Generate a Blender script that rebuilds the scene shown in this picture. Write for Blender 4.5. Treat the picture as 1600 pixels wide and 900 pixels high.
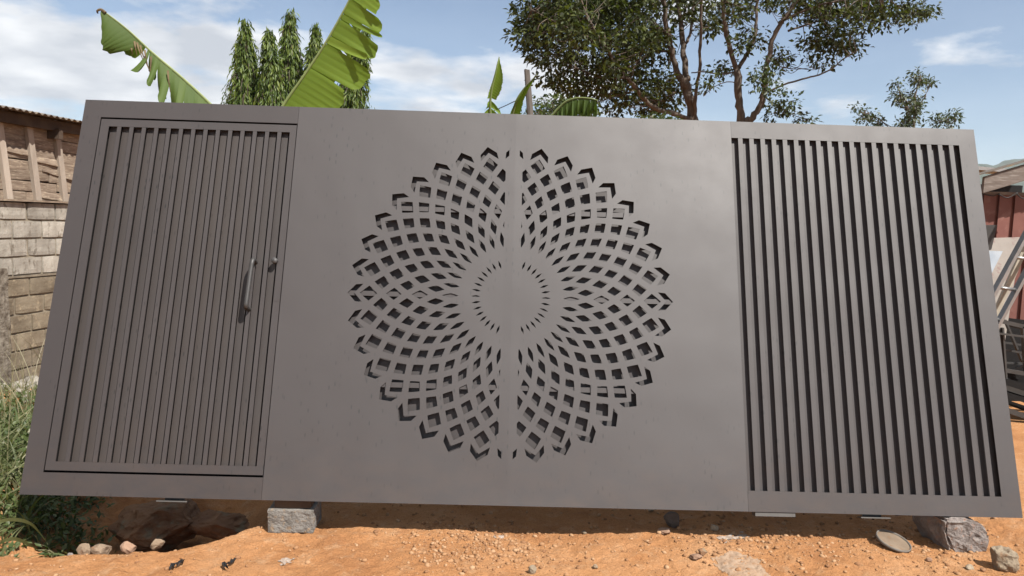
import bpy, bmesh, math, random
import numpy as np
from mathutils import Vector, Matrix, noise
from mathutils.geometry import delaunay_2d_cdt

for o in list(bpy.data.objects):
    bpy.data.objects.remove(o, do_unlink=True)
scene = bpy.context.scene
COL = scene.collection
R = math.radians
rng = np.random.default_rng(11)
random.seed(11)

# ------------------------------------------------------------------ camera
W, H, HB = 5.199, 2.2, 0.18            # gate width, height, height of its lower edge above the ground
LEAN = R(17.96)                        # the gate leans back
F_PX = 1145.0                          # focal length for a 1600 px wide frame
CAM = np.array([-0.1857416, -3.6767098, 1.4531560 + HB])
RW = np.array([[0.99939015, 0.02924974, 0.0190729],
               [-0.01644371, -0.08763325, 0.99601707],
               [0.03080466, -0.99572328, -0.08709883]])   # columns: right, down, forward of the camera
cam_d = bpy.data.cameras.new('camera')
cam = bpy.data.objects.new('camera', cam_d); COL.objects.link(cam)
cam_d.sensor_width = 36.0
cam_d.lens = 36.0 * F_PX / 1600.0
cam_d.clip_start = 0.05
cam_d.clip_end = 20000
m = Matrix.Identity(4)
for i in range(3):
    m[i][0] = RW[i][0]; m[i][1] = -RW[i][1]; m[i][2] = -RW[i][2]; m[i][3] = CAM[i]
cam.matrix_world = m
scene.camera = cam
scene.render.resolution_x, scene.render.resolution_y = 1024, 576

# ------------------------------------------------------------------ world, sun, exposure
LD = Vector((-0.60, 0.679, -1.146)).normalized()          # direction the sunlight travels
sun_el = math.asin(-LD.z)
sun_az = math.atan2(-LD.x, -LD.y)                         # clockwise from +Y
world = bpy.data.worlds.new('World'); scene.world = world
world.use_nodes = True
wt = world.node_tree; wt.nodes.clear()
def wn(t): return wt.nodes.new(t)
out = wn('ShaderNodeOutputWorld'); bg = wn('ShaderNodeBackground'); bg.inputs[1].default_value = 0.062
sky = wn('ShaderNodeTexSky'); sky.sky_type = 'NISHITA'; sky.sun_disc = False
sky.sun_elevation = sun_el; sky.sun_rotation = sun_az
sky.altitude = 600; sky.air_density = 1.0; sky.dust_density = 0.3; sky.ozone_density = 1.2
tc = wn('ShaderNodeTexCoord')
sep = wn('ShaderNodeSeparateXYZ'); wt.links.new(tc.outputs['Generated'], sep.inputs[0])
zc = wn('ShaderNodeMath'); zc.operation = 'MAXIMUM'; zc.inputs[1].default_value = 0.0
wt.links.new(sep.outputs[2], zc.inputs[0])
za = wn('ShaderNodeMath'); za.operation = 'ADD'; za.inputs[1].default_value = 0.16
wt.links.new(zc.outputs[0], za.inputs[0])
dx = wn('ShaderNodeMath'); dx.operation = 'DIVIDE'; dy = wn('ShaderNodeMath'); dy.operation = 'DIVIDE'
wt.links.new(sep.outputs[0], dx.inputs[0]); wt.links.new(za.outputs[0], dx.inputs[1])
wt.links.new(sep.outputs[1], dy.inputs[0]); wt.links.new(za.outputs[0], dy.inputs[1])
cmb = wn('ShaderNodeCombineXYZ'); wt.links.new(dx.outputs[0], cmb.inputs[0]); wt.links.new(dy.outputs[0], cmb.inputs[1])
cmap = wn('ShaderNodeMapping'); cmap.inputs['Location'].default_value = (2.74, 0.0, 0.4)
wt.links.new(cmb.outputs[0], cmap.inputs[0])
cn = wn('ShaderNodeTexNoise'); cn.inputs['Scale'].default_value = 1.15; cn.inputs['Detail'].default_value = 10
cn.inputs['Roughness'].default_value = 0.54; cn.inputs['Distortion'].default_value = 0.15
wt.links.new(cmap.outputs[0], cn.inputs['Vector'])
cr = wn('ShaderNodeValToRGB'); cr.color_ramp.elements[0].position = 0.485; cr.color_ramp.elements[1].position = 0.565
cr.color_ramp.elements[0].color = (0.07, 0.07, 0.07, 1); cr.color_ramp.elements[1].color = (0.94, 0.94, 0.94, 1)
wt.links.new(cn.outputs[0], cr.inputs[0])
# cloud shading: thick parts greyer below, bright edges
cn2 = wn('ShaderNodeTexNoise'); cn2.inputs['Scale'].default_value = 2.6; cn2.inputs['Detail'].default_value = 7
wt.links.new(cmap.outputs[0], cn2.inputs['Vector'])
cc = wn('ShaderNodeValToRGB'); cc.color_ramp.elements[0].position = 0.36; cc.color_ramp.elements[1].position = 0.60
cc.color_ramp.elements[0].color = (5.0, 5.25, 5.7, 1); cc.color_ramp.elements[1].color = (8.6, 8.65, 8.7, 1)
wt.links.new(cn2.outputs[0], cc.inputs[0])
mx = wn('ShaderNodeMix'); mx.data_type = 'RGBA'
wt.links.new(cr.outputs[0], mx.inputs[0]); wt.links.new(sky.outputs[0], mx.inputs[6]); wt.links.new(cc.outputs[0], mx.inputs[7])
wt.links.new(mx.outputs[2], bg.inputs[0]); wt.links.new(bg.outputs[0], out.inputs[0])

sd = bpy.data.lights.new('sun', 'SUN'); sd.energy = 5.0; sd.angle = R(0.53); sd.color = (1.0, 0.955, 0.89)
so = bpy.data.objects.new('sun', sd); COL.objects.link(so)
so.rotation_euler = LD.to_track_quat('-Z', 'Y').to_euler()
so.location = (4, -6, 9)
vs = scene.view_settings
vs.view_transform = 'Standard'; vs.look = 'None'; vs.exposure = 1.0; vs.gamma = 1.0; vs.use_curve_mapping = False
scene.cycles.max_bounces = 8
scene.cycles.transparent_max_bounces = 8

# ------------------------------------------------------------------ helpers
def ray(px, py):
    return RW @ np.array([(px - 800) / F_PX, (py - 450) / F_PX, 1.0])
def at(px, py, Y):
    d = ray(px, py); return CAM + d * ((Y - CAM[1]) / d[1])
def on_ground(px, py, z=0.0):
    d = ray(px, py); return CAM + d * ((z - CAM[2]) / d[2])

def tag(o, label=None, cat=None, group=None, kind=None):
    if label: o['label'] = label
    if cat: o['category'] = cat
    if group: o['group'] = group
    if kind: o['kind'] = kind
    return o
def empty(name, loc, rot=(0, 0, 0), label=None, cat=None, group=None):
    o = bpy.data.objects.new(name, None); COL.objects.link(o)
    o.empty_display_size = 0.1
    o.location = loc; o.rotation_euler = rot
    return tag(o, label, cat, group)
def new_mesh(name, V, F):
    V = np.asarray(V, float)
    me = bpy.data.meshes.new(name)
    if isinstance(F, np.ndarray):
        n = F.shape[1]
        me.vertices.add(len(V)); me.vertices.foreach_set('co', V.astype(np.float32).ravel())
        me.loops.add(F.size); me.loops.foreach_set('vertex_index', F.astype(np.int32).ravel())
        me.polygons.add(len(F))
        me.polygons.foreach_set('loop_start', np.arange(0, F.size, n, dtype=np.int32))
        me.polygons.foreach_set('loop_total', np.full(len(F), n, dtype=np.int32))
        me.update(calc_edges=True)
    else:
        me.from_pydata([tuple(v) for v in V], [], F); me.update()
    return me
def add(name, V, F, mat, parent=None, smooth=False, local=False):
    """one mesh object; V in world space unless local (then in the parent's space)"""
    V = np.asarray(V, float)
    if parent is not None and not local:
        q = parent
        while q is not None: V = V - np.array(q.location); q = q.parent
    me = new_mesh(name, V, F)
    if mat: me.materials.append(mat)
    if smooth:
        me.polygons.foreach_set('use_smooth', np.ones(len(me.polygons), dtype=bool))
    o = bpy.data.objects.new(name, me); COL.objects.link(o)
    if parent is not None: o.parent = parent
    return o
def recalc(o):
    bm = bmesh.new(); bm.from_mesh(o.data)
    bmesh.ops.recalc_face_normals(bm, faces=bm.faces); bm.to_mesh(o.data); bm.free()
    return o
class MB:
    def __init__(s): s.V = []; s.F = []
    def add(s, V, F):
        b = len(s.V); s.V += [tuple(v) for v in V]; s.F += [tuple(i + b for i in f) for f in F]; return s
    def box(s, x0, x1, y0, y1, z0, z1):
        return s.add([(x0,y0,z0),(x1,y0,z0),(x1,y1,z0),(x0,y1,z0),(x0,y0,z1),(x1,y0,z1),(x1,y1,z1),(x0,y1,z1)],
                     [(0,3,2,1),(4,5,6,7),(0,1,5,4),(1,2,6,5),(2,3,7,6),(3,0,4,7)])
    def obox(s, c, ax, ay, az):
        """oriented box: centre and three half-axis vectors"""
        c, ax, ay, az = (np.asarray(q, float) for q in (c, ax, ay, az))
        V = [c + i*ax + j*ay + k*az for k in (-1, 1) for (i, j) in ((-1,-1),(1,-1),(1,1),(-1,1))]
        return s.add(V, [(0,3,2,1),(4,5,6,7),(0,1,5,4),(1,2,6,5),(2,3,7,6),(3,0,4,7)])
    def tube(s, P, Rr, n=8, cap=True):
        V, F = tube(P, Rr, n, cap); return s.add(V, F)
def tube(P, Rr, n=8, cap=True):
    P = [np.asarray(p, float) for p in P]
    if np.isscalar(Rr): Rr = [Rr] * len(P)
    V, F = [], []
    ref = np.array([0.13, 0.21, 0.97])
    prev = None
    for i, p in enumerate(P):
        d = P[min(i+1, len(P)-1)] - P[max(i-1, 0)]
        d = d / (np.linalg.norm(d) + 1e-9)
        a = (np.cross(d, ref) if prev is None else prev - d * (prev @ d))
        if np.linalg.norm(a) < 1e-4: a = np.cross(d, np.array([1.0, 0, 0]))
        a /= np.linalg.norm(a); prev = a
        b = np.cross(d, a)
        for k in range(n):
            t = 2 * math.pi * k / n
            V.append(p + Rr[i] * (math.cos(t) * a + math.sin(t) * b))
    for i in range(len(P) - 1):
        for k in range(n):
            F.append((i*n + k, i*n + (k+1) % n, (i+1)*n + (k+1) % n, (i+1)*n + k))
    if cap:
        F.append(tuple(range(n))[::-1]); F.append(tuple((len(P)-1)*n + k for k in range(n)))
    return V, F
def smooth_path(P, n=6):
    P = np.asarray(P, float); Q = []
    for i in range(len(P) - 1):
        p0 = P[max(i-1, 0)]; p1 = P[i]; p2 = P[i+1]; p3 = P[min(i+2, len(P)-1)]
        for k in range(n):
            t = k / n
            Q.append(0.5*((2*p1) + (-p0+p2)*t + (2*p0-5*p1+4*p2-p3)*t*t + (-p0+3*p1-3*p2+p3)*t**3))
    Q.append(P[-1]); return np.array(Q)

# value noise on numpy arrays
_tab = rng.random((256, 256))
def vnoise(x, y):
    xi = np.floor(x).astype(int); yi = np.floor(y).astype(int)
    fx = x - xi; fy = y - yi
    fx = fx*fx*(3-2*fx); fy = fy*fy*(3-2*fy)
    g = lambda a, b: _tab[a & 255, b & 255]
    return ((g(xi, yi)*(1-fx) + g(xi+1, yi)*fx)*(1-fy) + (g(xi, yi+1)*(1-fx) + g(xi+1, yi+1)*fx)*fy) - 0.5
def fbm(x, y, oct=4, gain=0.5):
    s = 0; a = 1; f = 1
    for i in range(oct):
        s = s + a * vnoise(x*f + 17.3*i, y*f + 5.1*i); a *= gain; f *= 2.03
    return s
def sstep(a, b, x):
    t = np.clip((x - a) / (b - a), 0, 1); return t*t*(3-2*t)

# ------------------------------------------------------------------ materials
def mat_base(name):
    mt = bpy.data.materials.new(name); mt.use_nodes = True
    nt = mt.node_tree; b = nt.nodes['Principled BSDF']
    return mt, nt, b
def node(nt, t, **kw):
    n = nt.nodes.new(t)
    for k, v in kw.items():
        if k in n.inputs: n.inputs[k].default_value = v
        else: setattr(n, k, v)
    return n
def ramp(nt, stops):
    r = nt.nodes.new('ShaderNodeValToRGB'); e = r.color_ramp.elements
    while len(e) < len(stops): e.new(0.5)
    for i, (p, c) in enumerate(stops):
        e[i].position = p; e[i].color = (*c, 1) if len(c) == 3 else c
    return r
def mixc(nt, fac, a, b, mode='MIX'):
    n = nt.nodes.new('ShaderNodeMix'); n.data_type = 'RGBA'; n.blend_type = mode
    for i, v in ((0, fac), (6, a), (7, b)):
        if hasattr(v, 'links'): nt.links.new(v, n.inputs[i])
        elif i == 0: n.inputs[0].default_value = v
        else: n.inputs[i].default_value = (*v, 1)
    return n.outputs[2]
def coords(nt, kind='Object', scale=(1, 1, 1), loc=(0, 0, 0)):
    t = nt.nodes.new('ShaderNodeTexCoord'); mp = nt.nodes.new('ShaderNodeMapping')
    mp.inputs['Scale'].default_value = scale; mp.inputs['Location'].default_value = loc
    nt.links.new(t.outputs[kind], mp.inputs[0]); return mp.outputs[0]
def noise_n(nt, vec, scale, detail=4, rough=0.55):
    n = node(nt, 'ShaderNodeTexNoise', Scale=scale, Detail=detail, Roughness=rough)
    nt.links.new(vec, n.inputs['Vector']); return n.outputs[0]
def bump(nt, b, h, strength, dist):
    bp = node(nt, 'ShaderNodeBump', Strength=strength, Distance=dist)
    nt.links.new(h, bp.inputs['Height']); nt.links.new(bp.outputs[0], b.inputs['Normal']); return bp

AL = 0.445                                  # real-world reflectance of the colours noted below
def sc3(c): return tuple(x*AL for x in c) if c else c
def mottled(name, c1, c2, scale=6, rough=0.8, bumpd=0.004, bscale=60, c3=None, stretch=(1, 1, 1), kind='Object', spec=0.3):
    c1, c2, c3 = sc3(c1), sc3(c2), sc3(c3)
    mt, nt, b = mat_base(name)
    oi0 = node(nt, 'ShaderNodeObjectInfo'); ml = node(nt, 'ShaderNodeVectorMath', operation='SCALE'); ml.inputs['Scale'].default_value = 37.0
    cx3 = node(nt, 'ShaderNodeCombineXYZ')
    for i_ in range(3): nt.links.new(oi0.outputs['Random'], cx3.inputs[i_])
    nt.links.new(cx3.outputs[0], ml.inputs[0]); va = node(nt, 'ShaderNodeVectorMath', operation='ADD')
    nt.links.new(coords(nt, kind, stretch), va.inputs[0]); nt.links.new(ml.outputs[0], va.inputs[1]); v = va.outputs[0]
    n1 = noise_n(nt, v, scale, 6, 0.62)
    r = ramp(nt, [(0.32, c1), (0.68, c2)]); nt.links.new(n1, r.inputs[0])
    col = r.outputs[0]
    if c3:
        n2 = noise_n(nt, v, scale * 2.7, 5, 0.6)
        r2 = ramp(nt, [(0.55, (0, 0, 0)), (0.68, (1, 1, 1))]); nt.links.new(n2, r2.inputs[0])
        col = mixc(nt, r2.outputs[0], col, c3)
    oi = node(nt, 'ShaderNodeObjectInfo')
    hv = node(nt, 'ShaderNodeMapRange'); hv.inputs['To Min'].default_value = 0.82; hv.inputs['To Max'].default_value = 1.14
    nt.links.new(oi.outputs['Random'], hv.inputs[0])
    col = mixc(nt, 1.0, col, hv.outputs[0], 'MULTIPLY')
    nt.links.new(col, b.inputs['Base Color'])
    b.inputs['Roughness'].default_value = rough
    b.inputs['Specular IOR Level'].default_value = spec
    n3 = noise_n(nt, v, bscale, 6, 0.65)
    bump(nt, b, n3, 0.7, bumpd)
    return mt

def gate_paint(name, ior=1.60, base=(0.0238, 0.0186, 0.0180), dirt=0.0):
    mt, nt, b = mat_base(name)
    v = coords(nt, 'Object')
    n1 = noise_n(nt, v, 1.3, 4, 0.5)
    r = ramp(nt, [(0.3, tuple(x*0.90 for x in base)), (0.7, tuple(x*1.08 for x in base))]); nt.links.new(n1, r.inputs[0])
    col = r.outputs[0]
    # short dried rain runs
    t0 = node(nt, 'ShaderNodeTexCoord'); sp_ = node(nt, 'ShaderNodeSeparateXYZ'); nt.links.new(t0.outputs['Object'], sp_.inputs[0])
    cb_ = node(nt, 'ShaderNodeCombineXYZ')
    for i_, (o_, f_) in enumerate(((0, 30.0), (2, 9.5))):
        mm = node(nt, 'ShaderNodeMath', operation='MULTIPLY'); mm.inputs[1].default_value = f_
        nt.links.new(sp_.outputs[o_], mm.inputs[0]); nt.links.new(mm.outputs[0], cb_.inputs[i_])
    wob = noise_n(nt, coords(nt, 'Object', (60, 1, 25)), 1.0, 2)
    vo = node(nt, 'ShaderNodeTexVoronoi', Scale=1.0, Randomness=1.0, voronoi_dimensions='2D'); nt.links.new(cb_.outputs[0], vo.inputs['Vector'])
    r2 = ramp(nt, [(0.07, (1, 1, 1)), (0.15, (0, 0, 0))]); nt.links.new(vo.outputs['Distance'], r2.inputs[0])
    sc = node(nt, 'ShaderNodeSeparateColor'); nt.links.new(vo.outputs['Color'], sc.inputs[0])
    pick = ramp(nt, [(0.52, (0, 0, 0)), (0.72, (1, 1, 1))]); nt.links.new(sc.outputs[0], pick.inputs[0])
    big = noise_n(nt, coords(nt, 'Object', (1.1, 1, 0.9), (4, 0, 2)), 1.5, 3)
    bigr = ramp(nt, [(0.42, (0, 0, 0)), (0.62, (1, 1, 1))]); nt.links.new(big, bigr.inputs[0])
    sx = node(nt, 'ShaderNodeMath', operation='MULTIPLY'); nt.links.new(r2.outputs[0], sx.inputs[0]); nt.links.new(pick.outputs[0], sx.inputs[1])
    sy = node(nt, 'ShaderNodeMath', operation='MULTIPLY'); nt.links.new(sx.outputs[0], sy.inputs[0]); nt.links.new(bigr.outputs[0], sy.inputs[1])
    sz = node(nt, 'ShaderNodeMath', operation='MULTIPLY'); nt.links.new(sy.outputs[0], sz.inputs[0]); nt.links.new(wob, sz.inputs[1])
    col = mixc(nt, sy.outputs[0], col, tuple(x*0.10 for x in base))
    if dirt:
        d = noise_n(nt, coords(nt, 'Object', (2.2, 1, .8)), 1.4, 5)
        dr = ramp(nt, [(0.40, (0, 0, 0)), (0.75, (dirt, dirt, dirt))]); nt.links.new(d, dr.inputs[0])
        col = mixc(nt, dr.outputs[0], col, (0.070, 0.048, 0.030))
    # reddish yard dust splashed along the foot of the gate
    fz = ramp(nt, [(0.0, (1, 1, 1)), (0.42, (0, 0, 0))]); nt.links.new(sp_.outputs[2], fz.inputs[0])
    dn = noise_n(nt, coords(nt, 'Object', (3, 1, 5), (9, 0, 1)), 2.0, 7, 0.7)
    dnr = ramp(nt, [(0.40, (0, 0, 0)), (0.80, (0.32, 0.32, 0.32))]); nt.links.new(dn, dnr.inputs[0])
    dm = node(nt, 'ShaderNodeMath', operation='MULTIPLY'); nt.links.new(fz.outputs[0], dm.inputs[0]); nt.links.new(dnr.outputs[0], dm.inputs[1])
    col = mixc(nt, dm.outputs[0], col, (0.075, 0.043, 0.024))
    nt.links.new(col, b.inputs['Base Color'])
    n2 = noise_n(nt, v, 7, 5)
    rr = node(nt, 'ShaderNodeMapRange'); rr.inputs['To Min'].default_value = 0.52; rr.inputs['To Max'].default_value = 0.63
    nt.links.new(n2, rr.inputs[0]); nt.links.new(rr.outputs[0], b.inputs['Roughness'])
    b.inputs['IOR'].default_value = ior
    # gentle oil-canning of the sheet plus orange-peel paint
    w1 = noise_n(nt, coords(nt, 'Object', (1, 1, 1)), 1.6, 2, 0.4)
    w2 = noise_n(nt, v, 220, 2)
    ad = node(nt, 'ShaderNodeMath', operation='MULTIPLY_ADD'); ad.inputs[1].default_value = 0.004
    nt.links.new(w2, ad.inputs[0]); nt.links.new(w1, ad.inputs[2])
    w3 = noise_n(nt, coords(nt, 'Object', (1, 1, .6), (2, 0, 5)), 6.0, 2, 0.4)
    ae = node(nt, 'ShaderNodeMath', operation='MULTIPLY_ADD'); ae.inputs[1].default_value = 0.08
    nt.links.new(w3, ae.inputs[0]); nt.links.new(ad.outputs[0], ae.inputs[2])
    bump(nt, b, ae.outputs[0], 1.0, 0.011)
    return mt

def foliage(name, c1, c2, c3=None, trans=0.35, rough=0.5, spec=0.4):
    c1, c2, c3 = sc3(c1), sc3(c2), sc3(c3)
    mt, nt, b = mat_base(name)
    g = node(nt, 'ShaderNodeNewGeometry')
    r = ramp(nt, [(0.0, c1), (0.65, c2), (1.0, c3 or c2)]); nt.links.new(g.outputs['Random Per Island'], r.inputs[0])
    nt.links.new(r.outputs[0], b.inputs['Base Color'])
    b.inputs['Roughness'].default_value = rough; b.inputs['Specular IOR Level'].default_value = spec
    tr = node(nt, 'ShaderNodeBsdfTranslucent')
    tcol = mixc(nt, 1.0, r.outputs[0], (1.5, 1.7, 0.7), 'MULTIPLY'); nt.links.new(tcol, tr.inputs[0])
    ms = node(nt, 'ShaderNodeMixShader'); ms.inputs[0].default_value = trans
    nt.links.new(b.outputs[0], ms.inputs[1]); nt.links.new(tr.outputs[0], ms.inputs[2])
    nt.links.new(ms.outputs[0], nt.nodes['Material Output'].inputs[0])
    return mt
def plain(name, c, rough=0.5, metal=0.0, spec=0.5):
    c = sc3(c)
    mt, nt, b = mat_base(name)
    v = coords(nt); n = noise_n(nt, v, 14, 5)
    r = ramp(nt, [(0.3, tuple(x*0.85 for x in c)), (0.7, tuple(min(1, x*1.1) for x in c))]); nt.links.new(n, r.inputs[0])
    nt.links.new(r.outputs[0], b.inputs['Base Color'])
    b.inputs['Roughness'].default_value = rough; b.inputs['Metallic'].default_value = metal
    b.inputs['Specular IOR Level'].default_value = spec
    return mt

M = {}
M['gate'] = gate_paint('gate_paint')
M['gate_door'] = gate_paint('gate_paint_dusty', 1.55, (0.0262, 0.0208, 0.0192), dirt=0.10)
M['gate_sheet'] = gate_paint('gate_paint_sheet', 1.70)
M['gate_in'] = gate_paint("gate_paint_inside", 1.55)
M['gap_shade'] = plain('gap_shade_black', (0.012, 0.011, 0.011), 0.8, 0.0, 0.1)  # rear panel painted near-black so the door gaps read as deep shade
M['handle'] = plain('handle_steel', (0.07, 0.066, 0.064), 0.5, 0.0)
M['chrome'] = plain('lock_chrome', (0.15, 0.145, 0.145), 0.6, 0.4)
M['zinc_shaded'] = plain('zinc_shaded', (0.17, 0.16, 0.15), 0.7, 0.1)  # darkened tone carries the shade under the gate's lower edge

# red laterite earth
mt, nt, b = mat_base('laterite_earth')
v = coords(nt)
n1 = noise_n(nt, v, 1.6, 8, 0.6)
r1 = ramp(nt, [(0.30, (0.30506, 0.13704, 0.05772)), (0.50, (0.40827, 0.19740, 0.08425)), (0.72, (0.47052, 0.25666, 0.12809))]); nt.links.new(n1, r1.inputs[0])
n2 = noise_n(nt, v, 9, 8, 0.7)
r2 = ramp(nt, [(0.52, (0, 0, 0)), (0.72, (0.75, 0.75, 0.75))]); nt.links.new(n2, r2.inputs[0])
col = mixc(nt, r2.outputs[0], r1.outputs[0], (0.47052, 0.29730, 0.17203))
n4 = noise_n(nt, coords(nt, 'Object', (1, 1, 1), (7, 3, 0)), 5, 7, 0.65)
r4 = ramp(nt, [(0.56, (0, 0, 0)), (0.74, (0.7, 0.7, 0.7))]); nt.links.new(n4, r4.inputs[0])
col = mixc(nt, r4.outputs[0], col, (0.24987, 0.10100, 0.04040))
n5 = noise_n(nt, v, 120, 6, 0.7)
r5 = ramp(nt, [(0.28, (0.62, 0.58, 0.55)), (0.5, (1, 1, 1)), (0.8, (1.14, 1.13, 1.12))]); nt.links.new(n5, r5.inputs[0])
col = mixc(nt, 1.0, col, r5.outputs[0], 'MULTIPLY')
nt.links.new(col, b.inputs['Base Color']); b.inputs['Roughness'].default_value = 0.95; b.inputs['Specular IOR Level'].default_value = 0.1
n3 = noise_n(nt, v, 60, 9, 0.75); bump(nt, b, n3, 1.0, 0.022)
M['earth'] = mt
M['pebble'] = foliage('pebbles', (0.40, 0.20, 0.10), (0.66, 0.37, 0.19), (0.76, 0.48, 0.28), trans=0.0, rough=0.95, spec=0.1)
M['concrete'] = mottled('concrete_block', (0.25, 0.23, 0.205), (0.47, 0.44, 0.40), 12, 0.95, 0.016, 75, (0.50, 0.37, 0.25))
M['concrete_pale'] = mottled('concrete_pale', (0.44, 0.38, 0.31), (0.58, 0.50, 0.41), 6, 0.95, 0.006, 70, (0.52, 0.36, 0.23))
M['rock_grey'] = mottled('rock_grey', (0.27, 0.225, 0.205), (0.56, 0.49, 0.45), 14, 0.95, 0.03, 45, (0.50, 0.32, 0.24))
M['rock_cream'] = mottled('rock_cream', (0.44, 0.33, 0.22), (0.62, 0.50, 0.36), 8, 0.95, 0.014, 50, (0.45, 0.26, 0.14))
M['rock_pink'] = mottled('rock_pink', (0.44, 0.26, 0.17), (0.58, 0.38, 0.26), 8, 0.95, 0.010, 50)
M['rock_dark'] = mottled('rock_dark', (0.30, 0.15, 0.08), (0.50, 0.27, 0.14), 5, 0.9, 0.02, 20, (0.36, 0.29, 0.19))
M['rock_mid'] = mottled('rock_mid', (0.15, 0.12, 0.105), (0.30, 0.26, 0.23), 10, 0.95, 0.02, 45)
M['rim'] = mottled('tin_rim', (0.22, 0.19, 0.16), (0.34, 0.30, 0.26), 20, 0.6, 0.001, 60)
M['rim_stone'] = mottled('rim_stone', (0.36, 0.25, 0.165), (0.52, 0.38, 0.26), 8, 0.95, 0.014, 50, (0.44, 0.23, 0.12))
M['lid'] = mottled('tin_lid', (0.25, 0.18, 0.12), (0.36, 0.27, 0.19), 12, 0.55, 0.001, 60, (0.30, 0.17, 0.09))
M['plastic'] = plain('black_plastic', (0.03, 0.03, 0.032), 0.35)
M['wood_pale'] = mottled('wood_pale', (0.42, 0.36, 0.29), (0.58, 0.50, 0.41), 5, 0.9, 0.003, 50, stretch=(1, 1, 0.15))
M['plank'] = mottled('plank_weathered', (0.28, 0.20, 0.145), (0.56, 0.44, 0.33), 5, 0.95, 0.006, 40, (0.74, 0.60, 0.43), stretch=(1, 1, 6))
M['stud'] = mottled('stud_wood', (0.60, 0.49, 0.39), (0.78, 0.66, 0.54), 6, 0.9, 0.003, 40, stretch=(3, 3, 0.5))
M['rafter'] = mottled('rafter_wood', (0.10, 0.065, 0.045), (0.20, 0.14, 0.10), 6, 0.95, 0.004, 40)
M['roof'] = mottled('roof_sheet_rusty', (0.15, 0.11, 0.08), (0.34, 0.29, 0.24), 5, 0.7, 0.002, 40, (0.44, 0.30, 0.15))
M['block_pale'] = mottled('block_limewashed', (0.46, 0.41, 0.34), (0.76, 0.70, 0.60), 4, 0.95, 0.010, 45, (0.27, 0.225, 0.17), stretch=(1.6, 1.6, 0.8))
M['block_old'] = mottled('block_old', (0.26, 0.20, 0.135), (0.46, 0.38, 0.27), 5, 0.95, 0.010, 45, (0.58, 0.47, 0.32))
M['mortar'] = mottled('mortar', (0.26, 0.215, 0.16), (0.50, 0.42, 0.31), 9, 0.95, 0.010, 45)
M['rubble_pier'] = mottled('rubble_pier', (0.14, 0.105, 0.075), (0.46, 0.40, 0.32), 16, 0.95, 0.03, 40)
M['red_sheet'] = mottled('red_sheet', (0.27, 0.105, 0.085), (0.36, 0.155, 0.125), 3, 0.6, 0.001, 30, (0.42, 0.22, 0.18))
M['fascia'] = mottled('fascia_board', (0.22, 0.175, 0.15), (0.40, 0.34, 0.30), 5, 0.95, 0.005, 40, (0.50, 0.45, 0.40), stretch=(0.4, 1, 3))
M['tin'] = plain('roof_tin', (0.55, 0.52, 0.50), 0.45, 0.2)
M['alu'] = plain('aluminium', (0.62, 0.62, 0.62), 0.35, 0.7)
M['cream_bar'] = plain('cream_bar', (0.66, 0.60, 0.48), 0.6)
M['beige_sheet'] = mottled('beige_sheet', (0.33, 0.285, 0.245), (0.45, 0.40, 0.35), 3, 0.6, 0.001, 30, (0.30, 0.17, 0.15))
M['blue_sheet'] = mottled('blue_sheet', (0.36, 0.43, 0.52), (0.55, 0.60, 0.66), 6, 0.45, 0.001, 30)
M['dark_steel'] = plain('dark_steel', (0.016, 0.015, 0.015), 0.7, 0.0, 0.2)
M['grey_steel'] = plain('grey_steel', (0.11, 0.105, 0.10), 0.5, 0.3)
M['cable'] = plain('cable', (0.02, 0.02, 0.02), 0.6)
M['post'] = mottled('grey_post', (0.17, 0.145, 0.125), (0.30, 0.26, 0.225), 8, 0.95, 0.004, 40, stretch=(3, 3, 0.4))
M['bark'] = mottled('bark', (0.14, 0.105, 0.082), (0.30, 0.235, 0.185), 7, 0.95, 0.02, 26, stretch=(2, 2, 0.5))
M['leaf_dark'] = foliage('leaf_dark', (0.034, 0.047, 0.014), (0.074, 0.097, 0.027), (0.19, 0.22, 0.06), 0.28, 0.58, .25)
M['leaf_mid'] = foliage('leaf_mid', (0.045, 0.075, 0.020), (0.085, 0.125, 0.035), (0.15, 0.19, 0.05), 0.3)
M['leaf_grey'] = foliage('leaf_grey', (0.070, 0.095, 0.050), (0.125, 0.160, 0.085), (0.18, 0.21, 0.12), 0.25)
M['leaf_ashoka'] = foliage('leaf_ashoka', (0.075, 0.130, 0.026), (0.20, 0.29, 0.055), (0.40, 0.49, 0.11), 0.38, 0.45, .3)
M['banana'] = foliage('banana_blade', (0.24, 0.37, 0.045), (0.28, 0.42, 0.05), (0.33, 0.46, 0.06), 0.35, 0.55, .25)
M['banana_old'] = foliage('banana_blade_worn', (0.13, 0.21, 0.045), (0.16, 0.245, 0.052), (0.20, 0.28, 0.08), 0.32, 0.62, .22)
M['midrib'] = plain('banana_midrib', (0.34, 0.42, 0.14), 0.45)
M['stem_ban'] = mottled('banana_stem', (0.16, 0.18, 0.06), (0.26, 0.25, 0.10), 6, 0.7, 0.003, 30, (0.20, 0.12, 0.06), stretch=(3, 3, 0.4))
M['grass'] = foliage('grass_blades', (0.13, 0.17, 0.060), (0.25, 0.275, 0.12), (0.48, 0.45, 0.27), 0.3, 0.45, .3)
M['weed'] = foliage('weed_leaves', (0.075, 0.125, 0.030), (0.135, 0.190, 0.055), (0.22, 0.26, 0.10), 0.3)
M['straw'] = foliage('dry_stalks', (0.34, 0.30, 0.17), (0.45, 0.39, 0.23), (0.36, 0.36, 0.20), 0.2)
M['hill'] = mottled('wooded_hill', (0.035, 0.060, 0.020), (0.085, 0.110, 0.040), 0.02, 0.95, 0.0, 1)

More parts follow.
